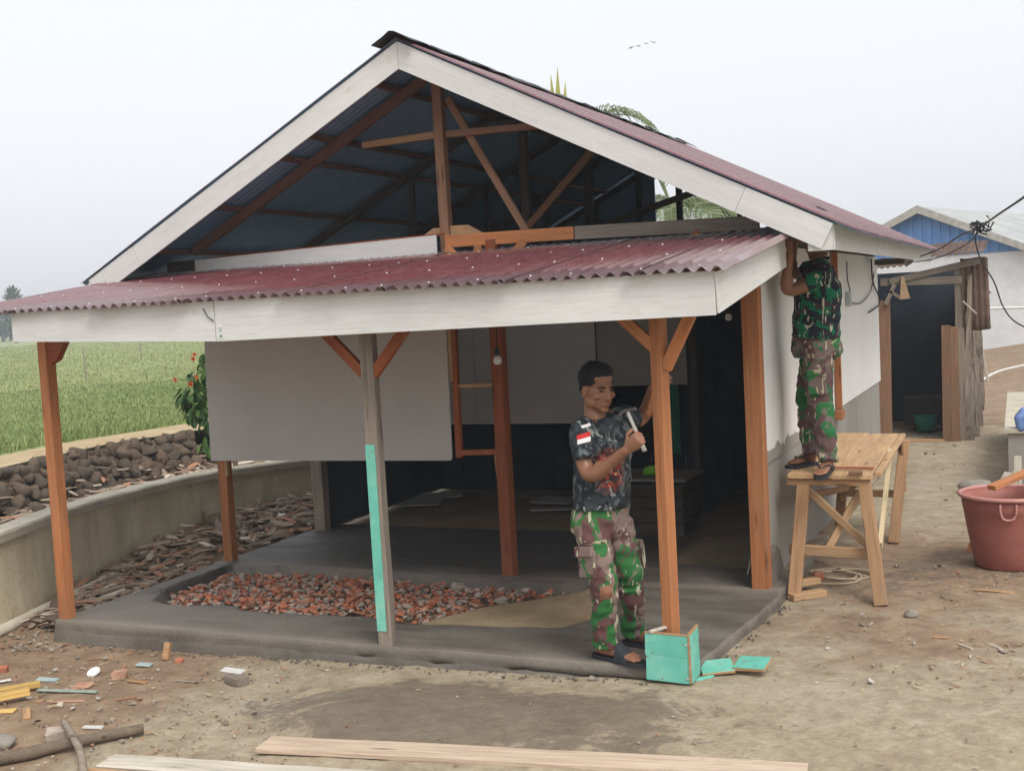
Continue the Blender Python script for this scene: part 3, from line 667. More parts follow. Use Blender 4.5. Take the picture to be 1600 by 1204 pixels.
def teal_mat():
    k = NT('teal_paint', 0.62, 0.35); v = k.co('Object', rand=True)
    n = k.noise(v, 5, 5, 0.6); n2 = k.noise(k.co('Object', (3, 22, 22), rand=True), 2, 4, 0.65); n3 = k.noise(v, 34, 3)
    c = k.ramp(n, [(0.3, (0.115, 0.430, 0.335)), (0.7, (0.185, 0.560, 0.445))])
    c = k.mix(k.ramp(n2, [(0.60, 0.0), (0.72, 0.55)]), c, (0.085, 0.30, 0.235))
    c = k.mix(k.ramp(n3, [(0.64, 0.0), (0.69, 0.8)]), c, (0.21, 0.155, 0.11))
    wr = k.noise(k.co('Object', (0.8, 7, 7), rand=True), 3.0, 5, 0.7)
    c = k.mix(k.ramp(wr, [(0.62, 0.0), (0.66, 0.8)]), c, (0.26, 0.20, 0.15))
    c = k.mix(k.ramp(n, [(0.5, 0.0), (0.75, 0.35)]), c, (0.42, 0.52, 0.44))
    k.col(c); k.bump(n2, 0.2, 0.003); return k.m
M['teal_paint'] = teal_mat()
M['tub_red'] = plain('tub_red', (0.27, 0.085, 0.066), (0.37, 0.135, 0.105), 2.2, 0.55, 0.15, spec=0.4)
M['tub_rim'] = plain('tub_rim', (0.46, 0.205, 0.18), (0.54, 0.27, 0.235), 3, 0.5, 0.05, spec=0.4)
M['rope_tan'] = plain('rope_tan', (0.42, 0.33, 0.23), (0.58, 0.48, 0.35), 40, 0.9, 0.3)
M['green_bag'] = plain('green_bag', (0.16, 0.48, 0.03), (0.26, 0.62, 0.06), 8, 0.35, 0.2, spec=0.5)
M['green_cloth'] = plain('green_cloth', (0.012, 0.14, 0.085), (0.025, 0.22, 0.135), 8, 0.8, 0.2)
M['blue_bag'] = plain('blue_bag', (0.09, 0.16, 0.42), (0.22, 0.33, 0.60), 9, 0.5, 0.3)
M['paper_white'] = plain('paper_white', (0.60, 0.58, 0.55), (0.74, 0.73, 0.71), 8, 0.8, 0.1)
M['tile_teal'] = plain('tile_teal', (0.30, 0.40, 0.39), (0.42, 0.53, 0.52), 8, 0.4, 0.1)
M['strip_greygreen'] = plain('strip_greygreen', (0.24, 0.29, 0.235), (0.34, 0.40, 0.33), 8, 0.6, 0.1)
M['cable_black'] = plain('cable_black', (0.02, 0.02, 0.022), (0.04, 0.04, 0.043), 10, 0.6, 0.0)
M['card_brown'] = plain('card_brown', (0.36, 0.23, 0.135), (0.46, 0.32, 0.20), 6, 0.85, 0.1)
M['blue_gable'] = plain('blue_gable', (0.105, 0.245, 0.540), (0.140, 0.300, 0.620), 0.6, 0.6, 0.0, kind='World', rand=False)
M['old_zinc'] = plain('old_zinc', (0.33, 0.34, 0.34), (0.46, 0.47, 0.46), 1.2, 0.6, 0.1, kind='World', rand=False)
M['barge_grey'] = plain('barge_grey', (0.34, 0.33, 0.29), (0.52, 0.50, 0.46), 6, 0.85, 0.2, kind='World', rand=False)
M['far_white'] = plain('far_white', (0.74, 0.75, 0.76), (0.82, 0.83, 0.84), 0.5, 0.85, 0.0, kind='World', rand=False)
def leaf_mat(name, stops, trans=0.25):
    k = NT(name, 0.55, 0.35); g = k.n('ShaderNodeNewGeometry')
    k.col(k.ramp(g.outputs['Random Per Island'], stops)); k.b.inputs['Subsurface Weight'].default_value = 0.0
    tr = k.n('ShaderNodeBsdfTranslucent'); k.put(tr.inputs[0], k.ramp(g.outputs['Random Per Island'], stops))
    ms = k.n('ShaderNodeMixShader'); ms.inputs[0].default_value = trans
    o = k.t.nodes['Material Output']; k.put(ms.inputs[1], k.b.outputs[0]); k.put(ms.inputs[2], tr.outputs[0]); k.put(o.inputs[0], ms.outputs[0]); return k.m
M['palm_leaf'] = leaf_mat('palm_leaf', [(0.0, (0.10, 0.155, 0.060)), (0.6, (0.19, 0.245, 0.115)), (1.0, (0.33, 0.35, 0.20))])
M['palm_young'] = leaf_mat('palm_young', [(0.0, (0.33, 0.33, 0.085)), (1.0, (0.45, 0.43, 0.14))])
M['shrub_leaf'] = leaf_mat('shrub_leaf', [(0.0, (0.035, 0.085, 0.025)), (0.7, (0.070, 0.150, 0.035)), (1.0, (0.13, 0.22, 0.05))])
M['shrub_flower'] = leaf_mat('shrub_flower', [(0.0, (0.70, 0.14, 0.06)), (0.7, (0.75, 0.20, 0.10)), (1.0, (0.75, 0.45, 0.05))], 0.2)
M['tree_leaf'] = leaf_mat('tree_leaf', [(0.0, (0.045, 0.080, 0.035)), (1.0, (0.10, 0.15, 0.06))])
def rice_mat(name, blades, pale=0.0):
    k = NT(name, 0.7, 0.2); v = k.co('World', (0.10, 0.10, 0.10)); v2 = k.co('World', (1, 1, 1))
    n = k.noise(v, 1.0, 4, 0.6); n2 = k.noise(v2, 1.2, 4, 0.6)
    c = k.ramp(n, [(0.35, (0.215, 0.275, 0.095)), (0.65, (0.330, 0.355, 0.150))])
    c = k.mix(k.ramp(n2, [(0.3, 0.0), (0.7, 0.5)]), c, (0.140, 0.215, 0.065))
    if blades:
        g = k.n('ShaderNodeNewGeometry'); c = k.mix(0.5, c, k.ramp(g.outputs['Random Per Island'], [(0.0, (0.17, 0.25, 0.075)), (0.6, (0.25, 0.32, 0.11)), (1.0, (0.40, 0.41, 0.19))]))
    c = k.mix(pale, c, (0.40, 0.40, 0.22)); k.col(c)
    if not blades: k.bump(n2, 0.5, 0.05)
    return k.m
M['rice_ground'] = rice_mat('rice_ground', False, 0.35); M['rice_blades'] = rice_mat('rice_blades', True); M['rice_blades_far'] = rice_mat('rice_blades_far', True, 0.42)

M['plank_pale_yellow'] = wood('plank_pale_yellow', (0.52, 0.40, 0.22), (0.70, 0.58, 0.38), 0.75)
# ================================================================== far bank, field, canal
CW = [(-6.15, 4.2, 0.73), (-6.87, 6.2, 0.70), (-7.28, 7.3, 0.675), (-7.58, 8.5, 0.64), (-7.70, 9.8, 0.60), (-7.64, 11.0, 0.53), (-7.5, 12.6, 0.47), (-7.3, 16, 0.45)]
def catmull(P, n):
    P = [Vector(p) for p in P]; Q = [2*P[0]-P[1]] + P + [2*P[-1]-P[-2]]; o = []
    for i in range(1, len(Q)-2):
        for k in range(n):
            t = k/n; a, b, c, d = Q[i-1], Q[i], Q[i+1], Q[i+2]
            o.append(0.5*((2*b)+(c-a)*t+(2*a-5*b+4*c-d)*t*t+(3*b-a-3*c+d)*t**3))
    return o + [P[-1]]
def wall_loft(path, prof, jit=0.0):
    V = []; n = len(prof); m = len(path); F = []
    for i, p in enumerate(path):
        t = (path[min(i+1, m-1)]-path[max(i-1, 0)]); t.z = 0; t.normalize(); nrm = Vector((t.y, -t.x, 0))
        for q, (o, z) in enumerate(prof):
            j = jit*mnoise.noise(Vector((i*0.9, q*3.1, 0)))
            V.append(Vector((p.x, p.y, 0)) + nrm*(o+j) + Vector((0, 0, z if abs(z) < 0.3 and z <= 0.05 else p.z+z+j)))
    for i in range(m-1):
        for q in range(n): F.append((i*n+q, (i+1)*n+q, (i+1)*n+(q+1) % n, i*n+(q+1) % n))
    F += [tuple(range(n)), tuple(range((m-1)*n, m*n))[::-1]]
    mb = MB(); mb.add(V, F); return mb
path = catmull(CW, 14)
cw = root('canal_wall', 'ochre stained plaster canal wall with a pale concrete cap beside the porch', 'wall', (-7.3, 8, 0))
def body_prof():
    return [(0.02, -0.15), (0.0, 0.051), (0.0, -0.069), (-0.16, -0.069), (-0.16, -0.15)]
mbw = wall_loft(path, [(0.015, -0.2), (0.004, 0.04), (0.0, -0.0685), (-0.17, -0.0685), (-0.17, -0.2)], 0.006)
V = []; F = []; n = 6; m = len(path)
def strip(path, levels):
    V = []; F = []; m = len(path)
    for i, p in enumerate(path):
        t = (path[min(i+1, m-1)]-path[max(i-1, 0)]); t.z = 0; t.normalize(); nrm = Vector((t.y, -t.x, 0)); s = []
        for q, (o, f) in enumerate(levels(p)):
            j = 0.008*mnoise.noise(Vector((p.x*3, p.y*3, q*2.0)))
            V.append(Vector((p.x, p.y, 0)) + nrm*(o+j) + Vector((0, 0, f + j)))
    n = len(V)//m
    for i in range(m-1):
        for q in range(n): F.append((i*n+q, (i+1)*n+q, (i+1)*n+(q+1) % n, i*n+(q+1) % n))
    F += [tuple(range(n)), tuple(range((m-1)*n, m*n))[::-1]]
    mb = MB(); mb.add(V, F); return mb
strip(path, lambda p: [(0.02, -0.25), (0.012, 0.12), (0.0, p.z*0.5), (0.0, p.z-0.066), (-0.17, p.z-0.066), (-0.17, -0.25)]).build('wall_face', 'canal_plaster', cw)
strip(path, lambda p: [(0.024, p.z-0.07), (0.028, p.z-0.012), (0.015, p.z+0.004), (-0.19, p.z+0.004), (-0.20, p.z-0.07)]).build('cap', 'cap_concrete', cw)
mb = MB(); mb.tube([ong(-60, 1022)+Vector((0, 0, 0.03)), ong(60, 962)+Vector((0, 0, 0.03)), ong(180, 905)+Vector((0, 0, 0.035)), ong(260, 860)+Vector((0, 0, 0.03)), ong(330, 818)+Vector((0, 0, 0.02))], 0.042, 8)
mb.build('foot_rail', 'cap_concrete', cw, smooth_=True)

EDGE = [(-9.6, 2, 0), (-10.4, 6, 0), (-11.2, 9.5, 0), (-11.55, 11.2, 0), (-11.75, 12.6, 0), (-11.5, 14.0, 0), (-11.1, 18, 0), (-10.5, 30, 0), (-9, 60, 0), (-5, 200, 0), (0, 700, 0)]
FZ = 0.50
def field_sheet(name, ds, dz, mat):
    V = []; F = []; n = len(ds)
    for (x, y, _) in EDGE:
        for d in ds: V.append((x-d*0.94, y+d*0.34, FZ + dz + 0.03*mnoise.noise(Vector((x+d*2, y, 0)))*(1 if 0 < d < 50 else 0)))
    for i in range(len(EDGE)-1):
        for q in range(n-1): F.append((i*n+q, (i+1)*n+q, (i+1)*n+q+1, i*n+q+1))
    mb = MB(); mb.add(V, F); return tag(mb.build(name, mat), kind='structure')
field_sheet('field', [0, 0.9, 2, 4, 8, 14, 25, 50, 100, 250, 800], 0, 'rice_ground')
field_sheet('path', [0.0, 0.15, 0.4, 0.7, 1.0], 0.02, 'sandy_path')
# rice: blades, thinning with distance
def wedge_pts(n, d0, d1, x0=-60, x1=400):
    out = []
    while len(out) < n:
        px = random.uniform(x0, x1); d = d0*(d1/d0)**(random.random())
        r = ray(px, 560); r.z = 0; r.normalize(); p = CAM + r*d
        out.append((p.x, p.y, d))
    return out
def edge_x(y):
    for a, b in zip(EDGE[:-1], EDGE[1:]):
        if a[1] <= y <= b[1]: return a[0]+(b[0]-a[0])*(y-a[1])/(b[1]-a[1])
    return -9
BUND = (33.5, 47.0, 62.0, 85.0)
def rice_patch(n, d0, d1, hh, mat, lab):
    V = []; F = []
    for (x, y, d) in wedge_pts(n, d0, d1):
        if x > edge_x(y) - 1.0 - 0.5*random.random(): continue
        dd = d + 0.12*x + 2
        if min(abs(dd - b) for b in BUND) < 0.45: continue
        h = hh*random.uniform(0.55, 1.15)*(0.8+0.5*mnoise.noise(Vector((x*0.35, y*0.35, 0))))
        wd = 0.003 + 0.00042*d; a = random.uniform(0, 6.28); ln = random.uniform(0.02, 0.16)
        dx, dy = math.cos(a), math.sin(a); lx, ly = random.uniform(-1, 1)*ln, random.uniform(-1, 1)*ln
        o = len(V); V += [(x-dx*wd, y-dy*wd, FZ), (x+dx*wd, y+dy*wd, FZ), (x+lx*0.4+dx*wd*0.7, y+ly*0.4+dy*wd*0.7, FZ+h*0.65), (x+lx*0.4-dx*wd*0.7, y+ly*0.4-dy*wd*0.7, FZ+h*0.65), (x+lx, y+ly, FZ+h)]
        F += [(o, o+1, o+2, o+3), (o+3, o+2, o+4)]
    me = bpy.data.meshes.new('grass'); me.from_pydata(V, [], F); me.update()
    tag(mesh_obj('grass', me, mat), lab, 'rice', kind='stuff')
rice_patch(100000, 15.0, 33, 0.155, 'rice_blades', 'green rice plants filling the near plot beyond the canal')
rice_patch(50000, 31, 130, 0.14, 'rice_blades_far', 'paler rice plants filling the far plots beyond the bund')
# poles in the field
for px, py, h, lab in [(136, 600, 1.05, 'thin grey stake standing in the rice field, closest to the porch post'), (222, 566, 0.9, 'thin grey stake far out in the rice field')]:
    p = onz(px, py, FZ); mb = MB(); mb.tube([(p.x, p.y, FZ-0.1), (p.x-0.02, p.y, FZ+h*0.5), (p.x-0.05, p.y, FZ+h)], [0.022, 0.02, 0.016], 6)
    tag(mb.build('field_stake', 'timber_grey'), lab, 'stake', 'stakes in the field')

# stones
def stone_mesh(name, seed, sub=2, rough=0.22, flat=0.75):
    bm = bmesh.new(); bmesh.ops.create_icosphere(bm, subdivisions=sub, radius=1.0)
    for v in bm.verts:
        n = mnoise.noise(v.co*0.9 + Vector((seed*7.1, 0, 0))); v.co *= 1 + rough*n*1.6; v.co.z *= flat
    me = bpy.data.meshes.new(name); bm.to_mesh(me); bm.free(); me.polygons.foreach_set('use_smooth', [True]*len(me.polygons)); return me
def hull_stone(seed, n=15):
    bm = bmesh.new(); rr = random.Random(seed)
    for _ in range(n):
        v = Vector((rr.gauss(0, 1), rr.gauss(0, 1), rr.gauss(0, 1))).normalized(); bm.verts.new(v*rr.uniform(0.85, 1.1))
    bmesh.ops.convex_hull(bm, input=bm.verts[:]); bmesh.ops.delete(bm, geom=[v for v in bm.verts if not v.link_faces], context='VERTS')
    bmesh.ops.bevel(bm, geom=bm.edges[:], offset=0.10, segments=1, affect='EDGES'); bmesh.ops.recalc_face_normals(bm, faces=bm.faces)
    me = bpy.data.meshes.new('stone'); bm.to_mesh(me); bm.free(); me.polygons.foreach_set('use_smooth', [True]*len(me.polygons)); return me
SM = [hull_stone(i) for i in range(10)]
for m_ in SM: m_.materials.append(M['river_stone'])
sw = root('stone_wall', 'low dry wall of rounded brown river stones holding up the field path', 'wall', (-11.5, 11, 0))
ed = catmull(EDGE[1:6], 40); acc = 0
rows = [(-0.06, 0.15), (0.06, 0.11), (0.17, 0.08), (0.28, 0.04), (0.39, 0.0)]
for ri, (z, off) in enumerate(rows):
    s = random.uniform(0, 0.2); last = None; nxt = s
    dist = 0
    for a, b in zip(ed[:-1], ed[1:]):
        L = (b-a).length; dist += L
        if dist < nxt: continue
        r = random.uniform(0.085, 0.165); nxt = dist + r*random.uniform(1.2, 1.55)
        if a.y < 7.6: continue
        o = bpy.data.objects.new('stone', random.choice(SM))
        o.matrix_basis = Matrix.Translation((a.x+0.02+off*2.0+random.uniform(-0.05, 0.05), a.y, z+0.05+random.uniform(-0.03, 0.03))) @ Matrix.Rotation(random.uniform(0, 6.28), 4, 'Z') @ Matrix.Rotation(random.uniform(-0.5, 0.5), 4, 'X') @ Matrix.Diagonal((r*random.uniform(0.9, 1.2), r, r*random.uniform(0.8, 1.1), 1))
        link(o, sw)
mbk = MB(); V = []
for i, a in enumerate(ed): V += [(a.x-0.35, a.y, FZ-0.012), (a.x+0.02, a.y, FZ-0.03), (a.x+0.30, a.y, -0.3)]
mbk.add(V, [f for i in range(len(ed)-1) for f in ((i*3, i*3+3, i*3+4, i*3+1), (i*3+1, i*3+4, i*3+5, i*3+2))]); mbk.build('earth_fill', 'river_earth', sw)
# bank litter between canal wall and stones, and litter by the slab
def strips(mb, pts, lr=(0.1, 0.35), wr=(0.015, 0.05), lift=0.06, curl=0.12):
    for p in pts:
        L = random.uniform(*lr); W = random.uniform(*wr); a = random.uniform(0, 6.28); d = Vector((math.cos(a), math.sin(a), random.uniform(-0.12, 0.25))); s = Vector((-d.y, d.x, random.uniform(-0.3, 0.3))).normalized()
        z0 = random.uniform(0.0, lift); c = random.uniform(-curl, curl); V = []
        for k in range(5):
            t = k/4-0.5; q = Vector(p) + d*(L*t) + Vector((0, 0, z0 + c*(0.25-t*t))); ww = W*(0.45+0.55*(1-(2*t)**2))
            th = 0.006
            V += [q-s*ww, q+Vector((0, 0, W*0.45)), q+s*ww, q-Vector((0, 0, th))]
        F = []
        for k in range(4):
            for e in range(4): F.append((k*4+e, k*4+(e+1) % 4, k*4+4+(e+1) % 4, k*4+4+e))
        F += [(0, 1, 2, 3), (19, 18, 17, 16)]
        mb.add(V, F)
def frag_verts(r, sx=1.0, sy=1.0, sz=0.6):
    pts = []
    for _ in range(9):
        v = Vector((random.gauss(0, 1), random.gauss(0, 1), random.gauss(0, 1))).normalized(); pts.append(Vector((v.x*sx, v.y*sy, v.z*sz))*r*random.uniform(0.8, 1.1))
    return pts
def frag_mesh(name, r, sx=1.0, sy=0.8, sz=0.55):
    bm = bmesh.new()
    for p in frag_verts(r, sx, sy, sz): bm.verts.new(p)
    res = bmesh.ops.convex_hull(bm, input=bm.verts[:])
    bmesh.ops.delete(bm, geom=[g for g in res['geom_interior'] if isinstance(g, bmesh.types.BMVert)], context='VERTS')
    bmesh.ops.recalc_face_normals(bm, faces=bm.faces)
    me = bpy.data.meshes.new(name); bm.to_mesh(me); bm.free(); return me
FR = [frag_mesh('fragment', 1.0, 1.15, random.uniform(0.6, 0.9), random.uniform(0.4, 0.7)) for _ in range(10)]
FRV = [(np.array([v.co[:] for v in me.vertices]), [tuple(p.vertices) for p in me.polygons]) for me in FR]
def scatter(mb, p, r, flat=1.0):
    vs, fs = random.choice(FRV); e = Matrix.Rotation(random.uniform(0, 6.28), 3, 'Z') @ Matrix.Rotation(random.uniform(-0.5, 0.5), 3, 'X')
    mb.add([e @ Vector((v[0]*r, v[1]*r, v[2]*r*flat)) + Vector(p) for v in vs], fs)
def in_strip():
    while True:
        y = random.uniform(6.3, 12.2); i = min(range(len(path)), key=lambda q: abs(path[q].y-y)); xl = path[i].x + 0.10; xr = -6.27 if y > 6.0 else -6.3
        x = random.uniform(xl, xr)
        if random.random() < 0.35 + 0.65*smooth(-6.35, -6.8, x): return x, y
mb = MB(); pts = []
for _ in range(1500):
    x, y = in_strip(); hump = 0.16*smooth(7.0, 9.0, y)*smooth(-6.25, -6.6, x)
    pts.append((x, y, gz(x, y) + hump*random.random()))
strips(mb, pts, (0.10, 0.42), (0.012, 0.045), 0.05)
for _ in range(500):
    x, y = in_strip(); scatter(mb, (x, y, gz(x, y)+0.01+0.16*smooth(7, 9, y)*smooth(-6.25, -6.6, x)*random.random()), random.uniform(0.012, 0.04))
tag(mb.build('dry_litter', 'litter_mix', fix=False), 'dry palm sheaths, twigs and rubbish heaped between slab and canal wall', 'debris', kind='stuff')
# earth hump under that litter
xs = lin(-7.7, -6.2, 0.08); ys = lin(6.4, 12.5, 0.12)
tag(mesh_obj('earth_bank', grid_mesh('earth_bank', xs, ys, lambda x, y: gz(x, y) - 0.02 + 0.15*smooth(7.0, 9.0, y)*smooth(-6.22, -6.55, x)*(1-smooth(11.5, 12.4, y)) + 0.02*mnoise.noise(Vector((x*5, y*5, 1))), lambda x, y: (1, 0.1, 0)), 'yard_ground'), kind='structure')
mb = MB(); pts = []
for _ in range(900):
    t = random.random(); a = ed[int(t*(len(ed)-1))]; o_ = random.uniform(0.15, 2.6); pts.append((a.x+o_, a.y+random.uniform(-0.3, 0.3), -0.1+random.uniform(0, 0.12)+0.42*max(0, 1-o_/0.45)*random.random()))
strips(mb, pts, (0.12, 0.6), (0.01, 0.05), 0.06)
for _ in range(500):
    a = ed[int(random.random()*(len(ed)-1))]; scatter(mb, (a.x+random.uniform(0.2, 2.6), a.y, -0.08+random.uniform(0, 0.08)), random.uniform(0.03, 0.09))
tag(mb.build('bank_litter', 'litter_mix', fix=False), 'twigs and rubbish strewn on the bank below the stone wall', 'debris', kind='stuff')
xs = lin(-14, -7.9, 0.3); ys = lin(2, 20, 0.5)
tag(mesh_obj('canal_bank', grid_mesh('canal_bank', xs, ys, lambda x, y: -0.10 + 0.04*mnoise.noise(Vector((x*2, y*2, 0))), lambda x, y: (0.9, 0.1, 0)), 'yard_ground'), kind='structure')

# single things in the litter strip
for px, py, h, w_, lab in [(318, 838, 0.25, 0.028, 'taller of two grey stakes driven in by the canal wall'), (326, 842, 0.19, 0.03, 'shorter of two grey stakes driven in by the canal wall')]:
    p = ong(px, py); beam('stake', (p.x, p.y, p.z-0.05), (p.x+0.015, p.y, p.z+h), w_, 0.022, 'old_wood', None, up=(0, 1, 0), jit=0.002); tag(bpy.data.objects[-1] if False else COL.objects[-1], lab, 'stake', 'stakes by the canal wall')
p = ong(400, 812); o = beam('wood_scrap', (p.x, p.y, p.z+0.05), (p.x+0.04, p.y+0.03, p.z+0.22), 0.035, 0.015, 'plank_pale', None, up=(0, 1, 0)); tag(o, 'short pale stick poking out of the litter behind the porch post', 'stick')
bm_ = stone_mesh('crumpled_bag', 31, 3, 0.5, 0.7)
p = ong(447, 828); o = mesh_obj('crumpled_bag', bm_, 'paper_white', None, Matrix.Translation((p.x, p.y, p.z+0.10)) @ Matrix.Diagonal((0.11, 0.09, 0.10, 1))); tag(o, 'crumpled white plastic bag lying on the litter by the slab', 'bag')
for i in range(34):
    y = random.uniform(7.3, 9.6); x = random.uniform(-6.62, -6.28); r = random.uniform(0.025, 0.06)
    o = bpy.data.objects.new('brick_fragment', random.choice(FR).copy()); o.data.materials.append(M[random.choice(['brick_red', 'brick_pale', 'brick_dust'])])
    o.matrix_basis = Matrix.Translation((x, y, gz(x, y)+0.05+0.12*smooth(7, 9, y)*smooth(-6.22, -6.55, x))) @ Matrix.Rotation(random.uniform(0, 6), 4, 'Z') @ Matrix.Diagonal((r, r, r, 1)); link(o)
    tag(o, 'piece of broken brick lying between the slab edge and the litter', 'brick', 'brick pieces beside the slab')

# ================================================================== rubble in the unfilled patch
heap = root('rubble_heap', 'bed of broken red brick and mortar filling the unpoured patch of the porch', 'rubble', (-4.6, 7.1, 0.04))
def rub_pt():
    while True:
        x, y = random.uniform(-6.05, -2.9), random.uniform(6.5, 7.78)
        d = edge_dist(x, y, RUB)
        if d > 0.015 and random.random() < smooth(-2.7, -3.7, x) + 0.30: return x, y, d
FRB = []
for m_ in ('brick_red', 'brick_dust', 'brick_pale', 'brick_dust', 'brick_red'):
    for me in FR[:6]: c = me.copy(); c.name = 'brick_fragment'; c.materials.append(M[m_]); FRB.append(c)
for i in range(300):
    x, y, d = rub_pt(); r = random.choice([random.uniform(0.020, 0.032), random.uniform(0.028, 0.042), random.uniform(0.038, 0.056) if d > 0.08 else 0.026])
    o = bpy.data.objects.new('brick_fragment', random.choice(FRB))
    o.matrix_basis = Matrix.Translation((x, y, 0.085+0.045*smooth(0.0, 0.2, d)+random.uniform(-0.01, 0.02))) @ Matrix.Rotation(random.uniform(0, 6.28), 4, 'Z') @ Matrix.Rotation(random.uniform(-0.7, 0.7), 4, 'X') @ Matrix.Diagonal((r, r, r, 1))
    link(o, heap)
mb = MB()
for i in range(3600):
    x, y, d = rub_pt(); scatter(mb, (x, y, 0.050+0.065*smooth(0.0, 0.2, d)+random.uniform(-0.02, 0.02)), random.choice([random.uniform(0.010, 0.02), random.uniform(0.018, 0.036)]))
tag(mb.build('small_fragments', 'rubble_mix', heap, fix=False), kind='stuff')

# ================================================================== teal painted pieces
def face_strip(parent, name, z0, z1, mat):
    pass
un = Vector((math.sin(TPA), math.cos(TPA), 0)); lf = Vector((un.y, -un.x, 0))      # out of the face, and along it
if lf.dot(CR) > 0: lf = -lf
o_ = un*0.0435 + lf*0.0135
tf = beam('painted_face', Vector((-3.625, 6.07, 0.235))+o_, Vector((-3.630, 6.07, 1.36))+o_, 0.060, 0.008, 'teal_paint', None, up=un, bev=0.002)
tf.parent = tp; tf.matrix_parent_inverse = WM[tp.name].inverted()

box = root('teal_form_box', 'turquoise painted board box set around the foot of the porch corner post', 'box', (-1.85, 6.0, 0.08))
def board(name, c, d, mat, parent, rz=0.0, rx=0.0, ry=0.0):
    return mesh_obj(name, box_mesh(name, d[0], d[1], d[2], 0.002, 0.0015), mat, parent, Matrix.Translation(c) @ Matrix.Rotation(rz, 4, 'Z') @ Matrix.Rotation(ry, 4, 'Y') @ Matrix.Rotation(rx, 4, 'X'))
board('board', (-1.845, 5.975, 0.290), (0.246, 0.014, 0.112), 'teal_paint', box, 0.02, 0, 0.03)
board('board', (-1.845, 5.977, 0.165), (0.242, 0.014, 0.145), 'teal_paint', box, 0.02, 0, 0.03)
board('board', (-1.722, 6.05, 0.225), (0.015, 0.155, 0.262), 'teal_paint', box, 0.0, 0.05)
board('rim_batten', (-1.845, 5.977, 0.352), (0.252, 0.017, 0.010), 'timber_tan', box, 0.02, 0, 0.03)
board('rim_batten', (-1.722, 6.05, 0.362), (0.017, 0.160, 0.009), 'timber_tan', box, 0.0, 0.05)
board('edge_batten', (-1.725, 5.971, 0.222), (0.012, 0.012, 0.26), 'timber_tan', box)
for z in (0.30, 0.12):
    mb = MB(); mb.tube([(-1.738, 5.968, z), (-1.738, 5.963, z)], 0.006, 7); mb.build('nail', 'screw', box)
board('stay', (-1.90, 6.02, 0.362), (0.02, 0.15, 0.014), 'plank_pale', box, -0.5)
def scrap_on(px, py, L, W, H, rz, mat, name, lab, cat, dz=0.0, ry=0.0, rx=0.0, edge=None, group=None, jit=0.002):
    p = ong(px, py); o = mesh_obj(name, box_mesh(name, L, W, H, min(0.004, H*0.3), jit), mat, None, Matrix.Translation((p.x, p.y, p.z+H/2+dz)) @ Matrix.Rotation(rz, 4, 'Z') @ Matrix.Rotation(ry, 4, 'Y') @ Matrix.Rotation(rx, 4, 'X'))
    return tag(o, lab, cat, group)
for px, py, rz, dz, lab in [(1118, 1053, 0.42, 0.0, 'turquoise board offcut lying beside the turquoise box'), (1174, 1054, -0.10, 0.022, 'turquoise board offcut resting on another offcut, farther from the box')]:
    p = ong(px, py); r = root('board_offcut', lab, 'board', p, 'turquoise offcuts by the box'); mwm = Matrix.Translation((p.x, p.y+0.03, p.z+0.030+dz)) @ Matrix.Rotation(rz, 4, 'Z') @ Matrix.Rotation(0.20, 4, 'X') @ Matrix.Rotation(-0.06, 4, 'Y')
    mesh_obj('painted_face', box_mesh('painted_face', 0.176, 0.136, 0.004, 0.001, 0.001), 'teal_paint', r, mwm @ Matrix.Translation((0, 0, 0.0095)))
    mesh_obj('bare_wood', box_mesh('bare_wood', 0.180, 0.140, 0.015, 0.002, 0.001), 'timber_tan', r, mwm)
scrap_on(1100, 1060, 0.12, 0.03, 0.012, 0.9, 'teal_paint', 'board_offcut', 'thin turquoise sliver on the ground under the first offcut', 'board')

# ================================================================== foreground planks and rubbish
def plank(px0, py0, px1, py1, W, H, mat, lab, dz=0.0, name='plank', cuts=8, warp=0.006):
    a, b = ong(px0, py0), ong(px1, py1); a.z += H/2+dz+0.008; b.z += H/2+dz+0.008
    return tag(beam(name, a, b, W, H, mat, None, cuts=cuts, warp=warp, jit=0.002, bev=0.003), lab, 'plank')
plank(412, 1170, 1262, 1212, 0.165, 0.024, 'plank_pink', 'long reddish plank lying across the foreground ground')
plank(165, 1196, 760, 1236, 0.150, 0.022, 'plank_pale', 'weathered grey plank lying in front of the long reddish plank')
plank(120, 1212, 620, 1245, 0.10, 0.02, 'timber_tan', 'tan plank at the bottom edge below the weathered grey plank')
plank(-60, 1098, 64, 1077, 0.055, 0.03, 'plank_yellow', 'upper of two yellow sawn battens at the left edge', 0.012, 'batten', 0, 0)
plank(-60, 1113, 47, 1091, 0.06, 0.035, 'plank_yellow', 'lower yellow sawn batten with a step at the left edge', 0.02, 'batten', 0, 0)
scrap_on(5, 1112, 0.14, 0.06, 0.012, 0.4, 'plank_yellow', 'wood_offcut', 'yellow offcut under the lower yellow batten', 'wood')
scrap_on(42, 1117, 0.19, 0.045, 0.018, -0.75, 'timber_tan', 'wood_offcut', 'notched tan offcut lying below the yellow battens', 'wood')
mb = MB(); a, b = ong(60, 1081), ong(152, 1084); mb.tube([a+Vector((0, 0, .014)), b+Vector((0, 0, .014))], [(0.016, 0.009)]*2, 8); tag(mb.build('strip', 'strip_greygreen'), 'grey green plastic strip end beyond the yellow battens', 'strip')
